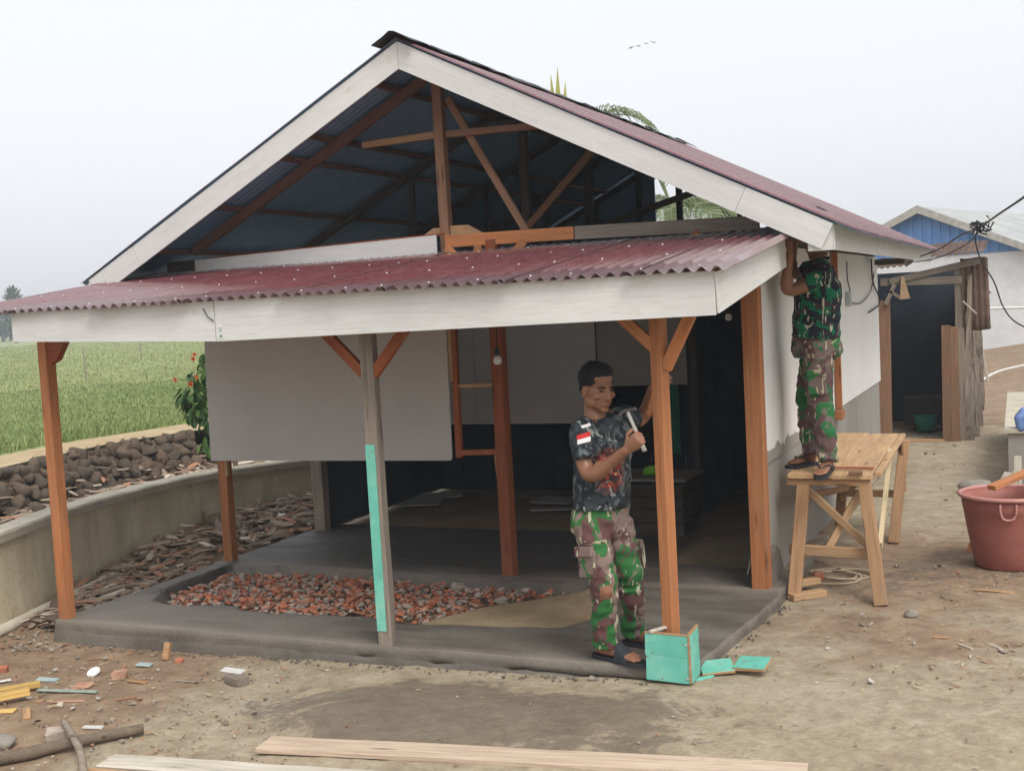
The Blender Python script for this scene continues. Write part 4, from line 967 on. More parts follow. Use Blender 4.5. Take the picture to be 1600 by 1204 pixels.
# log and forked stick
def limb(name, pts, rad, mat, lab, cat, n=9):
    mb = MB(); P_ = catmull(pts, 6); k = len(P_); rr = [rad[0]+(rad[1]-rad[0])*i/(k-1) + 0.003*mnoise.noise(Vector((i*0.7, len(name), 0))) for i in range(k)]
    mb.tube(P_, rr, n); return tag(mb.build(name, mat, smooth_=True), lab, cat)
g = lambda px, py, dz: ong(px, py)+Vector((0, 0, dz))
limb('branch', [g(-60, 1200, .035), g(30, 1190, .035), g(110, 1172, .04), g(225, 1148, .035)], (0.036, 0.026), 'bark', 'barked branch lying in the lower left corner', 'branch')
limb('stick', [g(101, 1150, .085), g(115, 1175, .088), g(128, 1196, .06), g(132, 1225, .02)], (0.017, 0.02), 'old_wood', 'short forked grey stick lying across the barked branch', 'stick')
def rock(px, py, s, mat, name, lab, cat, seed, rz=0.0, sink=0.25, group=None):
    p = ong(px, py); me = stone_mesh(name, seed, 3, 0.25, 0.8)
    o = mesh_obj(name, me, mat, None, Matrix.Translation((p.x, p.y, p.z+s[2]*(1-sink)*0.8)) @ Matrix.Rotation(rz, 4, 'Z') @ Matrix.Diagonal((*s, 1))); return tag(o, lab, cat, group)
rock(4, 1166, (0.085, 0.06, 0.05), 'stone_grey', 'stone', 'smooth brown grey stone at the left edge above the branch', 'stone', 3)
rock(1424, 963, (0.042, 0.035, 0.032), 'stone_grey', 'stone', 'fist sized round grey stone on the earth beyond the turquoise offcuts', 'stone', 8)
rock(924, 1062, (0.02, 0.02, 0.017), 'stone_grey', 'stone', 'small pebble at the foot of the slab below the sandal', 'stone', 9)
rock(1528, 770, (0.16, 0.11, 0.105), 'stone_grey', 'stone', 'large rounded grey stone lying behind the red tub', 'stone', 5, -0.2)
def brickbit(px, py, s, mat, lab, rz=0.0, dz=0.0):
    p = ong(px, py); o = mesh_obj('brick_fragment', box_mesh('brick_fragment', s[0], s[1], s[2], 0.006, 0.006), mat, None, Matrix.Translation((p.x, p.y, p.z+s[2]/2+dz)) @ Matrix.Rotation(rz, 4, 'Z') @ Matrix.Rotation(0.12, 4, 'X')); return tag(o, lab, 'brick')
brickbit(187, 1060, (0.085, 0.06, 0.05), 'brick_pale', 'half brick between the white lid and the wood scrap', 0.5)
brickbit(130, 1074, (0.11, 0.075, 0.02), 'brick_pale', 'flat flake of brick beyond the grey green strip', 0.2)
brickbit(88, 1156, (0.10, 0.08, 0.06), 'brick_dust', 'dusty brick lump behind the forked stick', 0.7)
brickbit(5, 1050, (0.06, 0.05, 0.04), 'brick_red', 'bright orange brick piece at the left edge', 0.3)
brickbit(280, 1034, (0.05, 0.04, 0.02), 'brick_red', 'small red brick chip against the slab front', 0.1)
def lathe0(prof, n=28):
    V = []; F = []; m = len(prof)
    for q in range(n):
        for r, z in prof: V.append((r*math.cos(6.28318*q/n), r*math.sin(6.28318*q/n), z))
    for q in range(n):
        for i in range(m-1): F.append((q*m+i, ((q+1) % n)*m+i, ((q+1) % n)*m+i+1, q*m+i+1))
    return V, F
mb = MB(); p = ong(147, 1053); mb.add(*lathe0([(0.0, 0.004), (0.036, 0.004), (0.041, 0.0), (0.043, 0.003), (0.041, 0.010), (0.034, 0.009), (0.032, 0.007), (0.0, 0.007)])); o = mb.build('lid', 'white_plastic', None, Matrix.Translation(p+Vector((0, 0, 0.012))) @ Matrix.Rotation(0.45, 4, 'X')); tag(o, 'round white plastic lid lying on the dirt', 'lid')
scrap_on(226, 1041, 0.095, 0.06, 0.008, 0.3, 'tile_teal', 'tile_piece', 'pale green glazed tile piece near the slab front', 'tile', 0.01, 0.1)
scrap_on(262, 1030, 0.045, 0.03, 0.11, 0.2, 'timber_tan', 'wood_offcut', 'short notched peg of wood leaning on the slab front', 'wood', 0, 0.1, -0.25)
scrap_on(370, 1068, 0.15, 0.075, 0.05, -0.35, 'timber_grey', 'wood_offcut', 'weathered wooden block under a scrap of card near the slab', 'wood')
scrap_on(365, 1062, 0.13, 0.08, 0.004, 0.2, 'paper_white', 'card_scrap', 'dirty white card lying on the weathered block', 'card', 0.055, 0.12)
scrap_on(215, 1066, 0.13, 0.03, 0.014, 0.15, 'timber_tan', 'wood_offcut', 'curled tan shaving beside the half brick', 'wood', 0.0, 0.1)
scrap_on(75, 1064, 0.13, 0.055, 0.012, 0.35, 'tile_teal', 'packet', 'crushed pale packet lying beyond the yellow battens', 'packet', 0.005, 0.1)
scrap_on(145, 1138, 0.11, 0.028, 0.016, 0.25, 'paper_white', 'paper_scrap', 'twisted strip of white paper beyond the branch', 'paper', 0.0)
scrap_on(8, 1066, 0.07, 0.035, 0.006, 0.9, 'paper_white', 'paper_scrap', 'grey paper scrap at the left edge above the yellow battens', 'paper', 0.01)
scrap_on(94, 1103, 0.035, 0.03, 0.02, 0.5, 'cap_concrete', 'mortar_lump', 'small pale mortar lump below the grey green strip', 'mortar')
scrap_on(62, 1096, 0.045, 0.03, 0.012, 0.6, 'timber_tan', 'wood_offcut', 'small square wood chip beside the notched tan offcut', 'wood')
for px, py, L, rz, m_, lab in [(292, 1066, 0.16, 0.10, 'old_wood', 'thin dark stick on the dirt before the weathered block'), (105, 1097, 0.20, 0.45, 'brick_pale', 'curved orange bark strip crossing below the grey green strip'),
                               (158, 1029, 0.16, 0.55, 'timber_tan', 'thin splinter of wood near the left end of the slab'), (197, 1092, 0.11, 0.8, 'timber_brown', 'brown splinter below the half brick'), (1553, 924, 0.26, -0.03, 'timber_tan', 'pale stick on the earth in front of the red tub'),
                               (1510, 1012, 0.10, -0.8, 'plank_pale', 'pale splinter on the earth right of the turquoise offcuts'), (1470, 997, 0.09, 0.0, 'timber_tan', 'flat tan chip on the concrete before the red tub')]:
    scrap_on(px, py, L, 0.016, 0.012, rz, m_, 'splinter', lab, 'splinter', 0.0, 0.03, jit=0.003)
# chips and gravel
mb = MB(); mg = MB()
def chip(p, L, W):
    a = random.uniform(0, 6.28); e = Matrix.Rotation(a, 3, 'Z') @ Matrix.Rotation(random.uniform(-0.3, 0.3), 3, 'X') @ Matrix.Rotation(random.uniform(-0.12, 0.12), 3, 'Y')
    vs, fs = random.choice(FRV); t = random.uniform(0.004, 0.009)
    mb.add([e @ Vector((v[0]*L*0.5, v[1]*W*0.6, v[2]*t)) + Vector(p) for v in vs], fs)
def px_area(n, x0, x1, y0, y1, fn, test=None):
    k = 0
    while k < n:
        px, py = random.uniform(x0, x1), random.uniform(y0, y1)
        p = ong(px, py)
        if (p.y > SY0-0.04 and -6.3 < p.x < SX1+0.05) or p.x < -7.0 or (p.y > 7.8 and p.x < -1.66): k += 0.2; continue
        fn(p+Vector((0, 0, 0.012))); k += 1
bigc = lambda p: chip(p, random.uniform(0.03, 0.11), random.uniform(0.008, 0.022))
smlc = lambda p: chip(p, random.uniform(0.015, 0.045), random.uniform(0.005, 0.014))
grav = lambda p: scatter(mg, p, random.uniform(0.004, 0.014))
gravb = lambda p: scatter(mg, p, random.uniform(0.012, 0.026))
px_area(55, 0, 320, 1010, 1200, bigc); px_area(110, 0, 420, 1000, 1200, smlc); px_area(40, 320, 520, 1020, 1100, smlc)
px_area(14, 1290, 1600, 910, 1080, bigc); px_area(60, 1250, 1600, 850, 1090, smlc); px_area(28, 1500, 1600, 1000, 1070, bigc); px_area(40, 1370, 1600, 900, 980, smlc)
px_area(20, 500, 1500, 1060, 1200, smlc); px_area(25, 1380, 1560, 700, 850, smlc); px_area(40, 1500, 1600, 560, 700, bigc)
px_area(420, 0, 450, 990, 1204, grav); px_area(60, 0, 450, 1000, 1204, gravb); px_area(60, 450, 1600, 1050, 1204, grav); px_area(110, 1210, 1600, 840, 1080, grav); px_area(40, 1260, 1600, 860, 1080, gravb); px_area(120, 0, 110, 960, 1020, gravb)
px_area(60, 1380, 1600, 560, 840, gravb)
tag(mb.build('wood_chips', 'chip_mix', fix=False), 'small wood chips and splinters strewn over the yard', 'wood chips', kind='stuff')
tag(mg.build('gravel', 'gravel_mix', fix=False), 'grit, pebbles and crumbs of mortar strewn over the yard', 'gravel', kind='stuff')

mc = MB()
for _ in range(230):
    x = random.uniform(-6.1, -1.9); scatter(mc, (x, SY0-0.03-abs(random.gauss(0, 0.05)), gz(x, SY0)+0.008), random.uniform(0.004, 0.018))
for _ in range(60):
    y = random.uniform(6.1, 7.7); e = -1.745+0.145*min(1.0, (y-SY0)/1.6); scatter(mc, (e+0.03+abs(random.gauss(0, 0.03)), y, gz(e, y)+0.008), random.uniform(0.004, 0.016))
for _ in range(70):
    a = random.choice(RUB); b = RUB[(RUB.index(a)+1) % len(RUB)]; t = random.random(); x, y = a[0]+(b[0]-a[0])*t+random.gauss(0, 0.03), a[1]+(b[1]-a[1])*t+random.gauss(0, 0.03)
    scatter(mc, (x, y, slab_z(x, y)+0.006), random.uniform(0.006, 0.02))
tag(mc.build('cement_crumbs', 'cement_fresh', fix=False), 'crumbs of fresh cement along the foot of the slab', 'cement crumbs', kind='stuff')
# ================================================================== work bench
bt = 0.885
bench = root('work_bench', 'rough timber trestle bench against the side wall, a man standing on it', 'bench', (-1.3, 9.3, 0.08))
FLT, FRT = (-1.535, 8.24, bt-0.05), (-1.085, 8.22, bt-0.05)
bx0, bx1, by0, by1 = -1.615, -1.005, 8.14, 10.45
beam('top_plank', (-1.458, by0, bt-0.018), (-1.498, by1, bt-0.018), 0.288, 0.036, 'bench_wood', bench, jit=0.002)
beam('top_plank', (-1.178, by0, bt-0.021), (-1.228, by1-0.03, bt-0.021), 0.262, 0.036, 'bench_wood', bench, jit=0.002)
beam('edge_plank', (-1.020, 8.30, bt-0.024), (-1.074, by1+0.02, bt-0.024), 0.045, 0.03, 'bench_wood', bench)
beam('cross_piece', (bx0+0.0, by0+0.045, bt-0.062), (-1.07, by0+0.045, bt-0.062), 0.05, 0.048, 'bench_leg_wood', bench)
beam('cross_piece', (bx0+0.02, 10.25, bt-0.062), (-1.0, 10.25, bt-0.062), 0.05, 0.048, 'bench_leg_wood', bench)
fl, fr, bl, br = ong(1241, 936), ong(1377, 947), ong(1290, 836), ong(1396, 849)
beam('leg', (fl.x, fl.y, fl.z), (-1.50, 8.20, bt-0.05), 0.05, 0.085, 'bench_leg_wood', bench, up=(1, 0, 0))
beam('leg', (fr.x, fr.y, fr.z), (-1.10, 8.20, bt-0.05), 0.05, 0.085, 'bench_leg_wood', bench, up=(1, 0, 0))
beam('leg', (-1.60, 10.30, 0.07), (-1.52, 10.27, bt-0.05), 0.05, 0.08, 'timber_brown', bench, up=(1, 0, 0))
beam('leg', (br.x, br.y, br.z), (-1.04, 10.25, bt-0.05), 0.05, 0.08, 'bench_leg_wood', bench, up=(1, 0, 0))
a, b = ony(1233, 857, 8.09), ony(1373, 866, 8.09); beam('rail', a, b, 0.026, 0.072, 'bench_wood', bench)
a, b = ony(1263, 765, 8.17), ony(1362, 858, 8.14); beam('brace', a, b, 0.022, 0.05, 'bench_wood', bench)
a, b = ony(1343, 770, 8.25), ony(1293, 858, 8.15); beam('brace', a, b, 0.03, 0.05, 'bench_wood', bench)
beam('brace', (-1.50, 8.3, 0.70), (-1.50, 10.2, 0.45), 0.03, 0.05, 'bench_leg_wood', bench)
beam('brace', (-1.58, 10.22, 0.40), (-1.08, 10.22, 0.40), 0.03, 0.06, 'bench_leg_wood', bench)
beam('brace', (-1.57, 10.2, 0.35), (-1.10, 10.2, 0.80), 0.025, 0.05, 'bench_leg_wood', bench)
mb = MB(); mb.prism([(10.13, bt-0.04), (10.30, bt-0.04), (10.33, 0.42), (10.20, 0.42)], -1.055, -1.04, (1, 2)); mb.build('side_board', 'bench_leg_wood', bench)
a, b = ong(1377, 856), ony(1390, 706, 8.5); o = beam('batten', (-0.972, 8.46, 0.37), (-0.968, 10.0, bt-0.03), 0.018, 0.035, 'plank_pale', None)
o.matrix_basis = frame_x(ony(1375, 853, 8.42), ony(1391, 704, 9.4)); tag(o, 'pale sawn batten leaning along the side of the bench', 'batten')
o.data = box_mesh('batten', (ony(1375, 853, 8.42)-ony(1391, 704, 9.4)).length, 0.03, 0.060, 0.002); o.data.materials.append(M['plank_pale_yellow'])
p = onz(1332, 733, bt+0.01); beam('stick', onz(1302, 730, bt+0.012), onz(1366, 731, bt+0.012), 0.03, 0.012, 'timber_red'); tag(COL.objects[-1], 'reddish wooden stick lying on the bench beside the feet', 'stick')
o = beam('wood_block', onz(1326, 738, bt+0.012), onz(1348, 738, bt+0.012), 0.03, 0.024, 'timber_brown'); tag(o, 'small brown block on the front end of the bench', 'block')
for px, py, L, W, H, rz, m_, lab, dz in [(1262, 934, 0.26, 0.075, 0.045, 0.75, 'bench_wood', 'lower wood block under the front of the bench', 0), (1262, 924, 0.18, 0.065, 0.045, 0.75, 'bench_wood', 'upper wood block stacked under the front of the bench', 0.047)]:
    scrap_on(px, py, L, W, H, rz, m_, 'wood_block', lab, 'block', dz)
brickbit(1279, 905, (0.07, 0.05, 0.05), 'brick_red', 'red brick piece by the rope under the bench', 0.4)
brickbit(1283, 846, (0.12, 0.07, 0.05), 'brick_dust', 'dusty brick lump by the wall under the bench', 0.2)
scrap_on(1268, 838, 0.20, 0.05, 0.04, 0.3, 'timber_brown', 'wood_block', 'dark wood block against the wall under the bench', 'block', 0.0)
c = ong(1305, 902); pts = []
for i in range(120):
    t = i/119*6.28*3.2; rr = 0.17+0.05*math.sin(t*0.41+1)+0.03*math.sin(t*1.3)
    pts.append(c + Vector((rr*1.15*math.cos(t)+0.04*math.sin(t*0.3), rr*0.9*math.sin(t)+0.10*math.sin(t*0.23), 0.012+0.008*(i/119)+0.006*math.sin(t*2))))
pts = [ong(1240, 868)+Vector((0, 0, .02))] + pts
mb = MB(); mb.tube(pts, 0.006, 6); tag(mb.build('rope', 'rope_tan', smooth_=True), 'loose coil of tan rope on the ground under the bench', 'rope')

# ================================================================== red tub and things beside it
tc = ong(1578, 883); tub = root('plastic_tub', 'large dusty red plastic tub standing at the right edge', 'tub', tc)
def lathe(prof, n=48):
    V = []; F = []; m = len(prof)
    for k in range(n):
        a = 2*math.pi*k/n
        for r, z in prof: V.append((r*math.cos(a), r*math.sin(a), z))
    for k in range(n):
        for i in range(m-1): F.append((k*m+i, ((k+1) % n)*m+i, ((k+1) % n)*m+i+1, k*m+i+1))
    return V, F
mb = MB(); mb.add(*lathe([(0.0, 0.004), (0.225, 0.004), (0.238, 0.02), (0.262, 0.15), (0.288, 0.30), (0.306, 0.42), (0.309, 0.425), (0.310, 0.435), (0.322, 0.52), (0.312, 0.52), (0.296, 0.42), (0.255, 0.15), (0.23, 0.03), (0.0, 0.03)]))
mb.build('body', 'tub_red', tub, Matrix.Translation(tc), True)
mb = MB(); mb.add(*lathe([(0.318, 0.515), (0.335, 0.512), (0.345, 0.522), (0.343, 0.536), (0.328, 0.542), (0.312, 0.534), (0.312, 0.518), (0.318, 0.515)])); mb.build('rim', 'tub_rim', tub, Matrix.Translation(tc), True)
a = math.atan2(-1, 0.02); mb = MB()
hp = [tc + Vector((0.33*math.cos(a+q), 0.33*math.sin(a+q), z)) for q, z in [(-0.16, 0.50), (-0.15, 0.44), (-0.10, 0.40), (0.0, 0.39), (0.10, 0.40), (0.15, 0.44), (0.16, 0.50)]]
mb.tube(catmull(hp, 5), 0.008, 8); mb.build('handle', 'tub_rim', tub, smooth_=True)
o = beam('plank', (tc.x-0.14, tc.y+0.02, tc.z+0.567), (tc.x+0.75, tc.y+0.18, tc.z+0.76), 0.075, 0.03, 'timber_orange'); o.matrix_basis = frame_x(ony(1549, 762, tc.y-0.2), ony(1640, 722, tc.y+0.25)); tag(o, 'orange brown board laid over the rim of the red tub', 'board')
o.data = box_mesh('plank', (ony(1549, 762, tc.y-0.2)-ony(1640, 722, tc.y+0.25)).length, 0.075, 0.035, 0.003); o.data.materials.append(M['timber_orange'])
scrap_on(1517, 860, 0.10, 0.05, 0.03, 1.2, 'timber_orange', 'wood_offcut', 'orange offcut standing on end beside the red tub', 'wood', 0.0, -0.9)
lw = root('low_wall', 'low concrete wall with a flat top at the right edge', 'wall', (0.1, 14.5, 0.08))
mb = MB(); mb.prism([(-0.30, 12.6), (-0.36, 16.6), (2.5, 16.6), (2.5, 12.6)], 0.0, 0.62, (0, 1)); mb.build('wall_body', 'plaster_grey', lw)
mb = MB(); mb.prism([(-0.33, 12.56), (-0.39, 16.64), (2.5, 16.64), (2.5, 12.56)], 0.62, 0.66, (0, 1)); mb.build('wall_top', 'cap_concrete', lw)
for i, (p0, p1, lab) in enumerate([((1560, 770), (1575, 738), 'shorter pale board leaning against the low wall behind the tub'), ((1572, 772), (1590, 735), 'middle pale board leaning against the low wall behind the tub'), ((1590, 775), (1590, 712), 'tallest pale board leaning against the low wall behind the tub')]):
    a = ong(*p0); b = ony(p1[0], p1[1], a.y+0.25); tag(beam('board', a, b, 0.02, 0.07, 'plank_pale', None, up=(1, 0, 0)), lab, 'board', 'boards leaning behind the tub')
p = ony(1597, 655, 12.50); o = mesh_obj('cloth_bundle', stone_mesh('cloth_bundle', 77, 3, 0.55, 0.9), 'blue_bag', None, Matrix.Translation((p.x+0.02, 12.62, 0.74)) @ Matrix.Diagonal((0.10, 0.10, 0.12, 1))); tag(o, 'blue and white plastic bundle on the low wall at the right edge', 'bundle')

# ================================================================== shed behind the house
SYP = 16.25
shed = root('wooden_shed', 'tumbledown plank shed with rusty roof sheets and a dark open doorway', 'shed', (-1.4, 17, 0.08))
beam('door_post', ony(1385, 690, SYP), ony(1381, 470, SYP), 0.10, 0.15, 'timber_brown', shed, up=(1, 0, 0))
beam('head_beam', ony(1376, 441, SYP-0.03), ony(1503, 437, SYP-0.03), 0.06, 0.10, 'timber_grey', shed)
beam('rafter', ony(1390, 440, SYP-0.07), ony(1530, 407, SYP-0.07), 0.04, 0.08, 'timber_grey', shed)
beam('door_post', ony(1503, 697, SYP), ony(1496, 415, SYP), 0.08, 0.09, 'timber_grey', shed, up=(1, 0, 0), jit=0.008, cuts=6)
for i, (xa, xb) in enumerate([(1473, 1487), (1487.5, 1499), (1499.5, 1508)]):
    a, b = ony((xa+xb)/2+1, 698, SYP-0.06), ony((xa+xb)/2-2, 508+i*2, SYP-0.06); beam('plank', a, b, 0.02, (xb-xa)/120, 'timber_brown' if i < 2 else 'old_wood', shed, up=(1, 0, 0))
for i, (x0, x1, y0, dy) in enumerate([(1510, 1506, 445, 0.1), (1518, 1512, 470, 0.5), (1524, 1518, 520, 0.9)]):
    a, b = ony(x0+4, 694-i*14, SYP+dy), ony(x1, y0, SYP+dy); beam('plank', a, b, 0.03, 0.13, 'old_wood', shed, up=(1, 0.4, 0), jit=0.012, cuts=8)
for (xa, ya, xb, yb, dy, w_) in [(1512, 690, 1514, 560, 0.02, 0.09), (1520, 672, 1511, 455, 0.3, 0.10), (1528, 655, 1523, 540, 0.7, 0.08), (1507, 640, 1516, 430, -0.05, 0.05), (1533, 640, 1527, 500, 1.1, 0.09)]:
    beam('plank', ony(xa, ya, SYP+dy), ony(xb, yb, SYP+dy), 0.03, w_, 'old_wood', shed, up=(1, 0.4, 0), jit=0.018, cuts=9)
beam('threshold', ony(1392, 692, SYP-0.05), ony(1476, 692, SYP-0.05), 0.10, 0.10, 'timber_tan', shed)
for (x0, x1, zz, yy, L) in [(-2.35, -1.50, 2.35, SYP-0.15, 1.6), (-1.52, -0.60, 2.47, SYP-0.25, 1.9)]:
    corrugated('roof_sheet', (x0, yy, zz), (1, 0, 0.02), (0, 1, 0.10), x1-x0, L, shed, ['rusty_sheet', 'rusty_sheet'], rows=7, edge_j=0.14, wav=0.05, seed=x0*9, amp=0.012)
corrugated('wall_sheet', (-0.90, SYP-0.05, 2.42), (0.9, 0.45, 0), (0.02, 0.0, -1), 0.36, 0.92, shed, ['rusty_sheet', 'rusty_sheet'], rows=5, edge_j=0.06, wav=0.02, seed=4)
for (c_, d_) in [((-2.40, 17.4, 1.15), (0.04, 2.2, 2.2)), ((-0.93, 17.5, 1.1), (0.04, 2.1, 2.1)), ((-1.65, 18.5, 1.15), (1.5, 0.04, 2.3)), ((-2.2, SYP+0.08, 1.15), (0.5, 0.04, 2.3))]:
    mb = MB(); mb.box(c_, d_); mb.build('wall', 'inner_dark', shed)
mb = MB(); a, b, c_, d_ = ony(1408, 432, SYP-0.12), ony(1422, 466, SYP-0.12), ony(1406, 468, SYP-0.12), ony(1412, 432, SYP-0.12)
mb.add([a, d_, b, c_] + [q+Vector((0, 0.02, 0)) for q in (a, d_, b, c_)], [(0, 1, 2, 3), (7, 6, 5, 4), (0, 4, 5, 1), (1, 5, 6, 2), (2, 6, 7, 3), (3, 7, 4, 0)]); mb.build('hanging_card', 'card_brown', shed)
beam('stick', ony(1384, 476, SYP-0.1), ony(1398, 444, SYP-0.1), 0.03, 0.05, 'timber_grey', shed, up=(1, 0, 0)); beam('stick', ony(1390, 455, SYP-0.1), ony(1408, 466, SYP-0.1), 0.03, 0.04, 'timber_grey', shed)
beam('stick', ony(1504, 470, SYP-0.1), ony(1526, 490, SYP-0.1), 0.012, 0.02, 'plank_pale', shed)
beam('stick', ony(1530, 462, SYP+0.2), ony(1548, 456, SYP+0.2), 0.03, 0.04, 'timber_brown', shed)
# things inside the shed
p = (-1.45, 17.1, 0.10); mb = MB(); mb.add(*lathe([(0.0, 0.0), (0.13, 0.0), (0.16, 0.22), (0.15, 0.22), (0.12, 0.02), (0, 0.02)], 20)); o = mb.build('bucket', 'green_cloth', None, Matrix.Translation(p), True); tag(o, 'dim green bucket inside the shed doorway', 'bucket')
o = beam('crate', (-1.75, 17.5, 0.35), (-1.25, 17.5, 0.35), 0.3, 0.4, 'timber_dark'); tag(o, 'dark box at the back of the shed', 'box')
# chair frame behind the shed
ch = root('plastic_chair', 'broken whitish chair frame leaning beside the shed', 'chair', ony(1528, 600, 17.6))
for a, b in [((1521, 518), (1521, 560)), ((1533, 516), (1534, 548)), ((1521, 518), (1533, 516)), ((1521, 540), (1533, 535)), ((1521, 556), (1534, 546)), ((1520, 570), (1536, 560)), ((1534, 548), (1544, 596)), ((1522, 575), (1526, 612))]:
    beam('slat', ony(*a, 17.6), ony(*b, 17.6), 0.02, 0.035, 'plank_pale', ch, up=(0, 1, 0), spin=R(90))

# ================================================================== blue gabled house
bh = root('blue_gable_house', 'white walled house with a bright blue corrugated gable and grey roof', 'house', (-2.9, 36, 0.3))
BW, B0 = 3.15, Vector((-2.98, 36.0, 0)); TH = R(-16); ax, ay = Vector((math.cos(TH), math.sin(TH), 0)), Vector((-math.sin(TH), math.cos(TH), 0))
BM = Matrix(((ax.x, ay.x, 0, B0.x), (ax.y, ay.y, 0, B0.y), (0, 0, 1, 0), (0, 0, 0, 1)))
zE, zA = 2.88, 4.28
mb = MB(); mb.box((0, 5, 1.35), (BW*2-0.5, 10, 3.1)); mb.build('wall', 'far_white', bh, BM)
n = 44
for i in range(n):
    xa = -BW+0.25+(2*BW-0.5)*i/n; xb = -BW+0.25+(2*BW-0.5)*(i+1)/n
    za, zb = zA-0.1-(zA-zE-0.05)*abs(xa)/BW, zA-0.1-(zA-zE-0.05)*abs(xb)/BW
    mb = MB() if i == 0 else mb
    y_ = -0.03 - (0.03 if i % 2 else 0.0)
    mb.add([(xa, y_, zE-0.03), (xb, y_, zE-0.03), (xb, y_, zb), (xa, y_, za), (xa, 0.02, zE-0.03), (xb, 0.02, zE-0.03), (xb, 0.02, zb), (xa, 0.02, za)], [(0, 1, 2, 3), (1, 5, 6, 2), (4, 0, 3, 7), (0, 4, 5, 1)])
mb.build('gable_cladding', 'blue_gable', bh, BM)
for s in (-1, 1):
    corrugated_o = MB(); x1 = s*(BW+0.15); z1 = zA-(zA-zE)*(BW+0.15)/BW
    corrugated_o.add([(0, -0.35, zA), (0, 10.3, zA), (x1, 10.3, z1), (x1, -0.35, z1), (0, -0.35, zA-0.04), (0, 10.3, zA-0.04), (x1, 10.3, z1-0.04), (x1, -0.35, z1-0.04)], [(0, 1, 2, 3), (7, 6, 5, 4), (0, 3, 7, 4), (2, 3, 7, 6), (1, 2, 6, 5)]); corrugated_o.build('roof', 'old_zinc', bh, BM)
    b_ = MB(); b_.add([(0, -0.38, zA+0.03), (x1, -0.38, z1+0.03), (x1, -0.38, z1-0.17), (0, -0.38, zA-0.19), (0, -0.34, zA+0.03), (x1, -0.34, z1+0.03), (x1, -0.34, z1-0.17), (0, -0.34, zA-0.19)], [(0, 1, 2, 3), (4, 5, 6, 7), (0, 1, 5, 4), (3, 2, 6, 7), (1, 2, 6, 5)]); b_.build('barge_board', 'barge_grey', bh, BM)
# pipes and cables
def line_obj(name, pts, r, mat, lab, cat, n=6, k=8):
    mb = MB(); mb.tube(catmull(pts, k), r, n); return tag(mb.build(name, mat, smooth_=True), lab, cat)
line_obj('pipe', [ong(1519, 607)+Vector((0, 0, .03)), ong(1550, 594)+Vector((0, 0, .12)), ong(1580, 585)+Vector((0, 0, .14)), ong(1640, 573)+Vector((0, 0, .14))], 0.022, 'white_plastic', 'white plastic pipe lying across the path beyond the shed', 'pipe')
line_obj('pipe', [ony(1538, 482, 30), ony(1570, 481, 30), ony(1640, 479, 30)], 0.035, 'white_plastic', 'thin white pipe strung along the white house wall', 'pipe')
jn = ony(1531, 356, 11)
line_obj('cable', [ony(1660, 262, 6), ony(1600, 308, 8), ony(1560, 335, 9.8), jn], 0.008, 'cable_black', 'black cable dropping in from the upper right to the junction', 'cable')
line_obj('cable', [jn, ony(1500, 368, 11.6), ony(1465, 390, 12.5), ony(1420, 405, 13.3), ony(1378, 404, 14.2)], 0.007, 'cable_black', 'upper black cable running from the junction to the house eave', 'cable')
line_obj('cable', [jn+Vector((0, 0, -.02)), ony(1512, 380, 11.6), ony(1470, 401, 12.6), ony(1430, 409, 13.4), ony(1380, 408, 14.2)], 0.006, 'cable_black', 'lower sagging black cable running from the junction to the house eave', 'cable')
line_obj('cable', [jn, ony(1524, 372, 11), ony(1532, 405, 11), ony(1553, 440, 11), ony(1568, 480, 11), ony(1590, 505, 11), ony(1640, 525, 11)], 0.007, 'cable_black', 'black cable hanging from the junction down past the white house', 'cable')
mb = MB()
for i in range(16):
    a = random.uniform(0, 6.28); q = jn+Vector((random.uniform(-.05, .05), random.uniform(-.03, .03), random.uniform(-.05, .05))); mb.tube([q, q+Vector((0.05*math.cos(a), 0.02, 0.05*math.sin(a))), q+Vector((0.07*math.cos(a+1), 0.02, 0.06*math.sin(a+1)))], 0.008, 5)
tag(mb.build('cable_knot', 'cable_black'), 'tangle of black cable where the wires join in the air', 'cable')
def wx(px, py): return onx(px, py, HX1+0.03)
line_obj('wall_cable', [wx(1323, 408), wx(1324, 435), wx(1328, 455), wx(1327, 470), wx(1345, 473), wx(1360, 455), wx(1366, 425)], 0.006, 'cable_black', 'looped thin cable hanging on the white side wall', 'cable')
line_obj('wall_cable', [wx(1361, 404), wx(1364, 440), wx(1372, 460), wx(1374, 475), wx(1358, 488)], 0.009, 'cable_black', 'bundle of cable ends hanging at the back corner of the side wall', 'cable')
o = mesh_obj('junction_box', box_mesh('junction_box', 0.10, 0.05, 0.14, 0.008), 'label_grey', None, Matrix.Translation(wx(1326, 467)) @ Matrix.Rotation(R(90), 4, 'Z')); tag(o, 'small grey socket box on the white side wall', 'box')
o = mesh_obj('meter_shelf', box_mesh('meter_shelf', 0.28, 0.30, 0.06, 0.006), 'timber_dark', None, Matrix.Translation(onx(1390, 409, HX1+0.24))); tag(o, 'dark bracket board under the eave at the back corner', 'bracket')
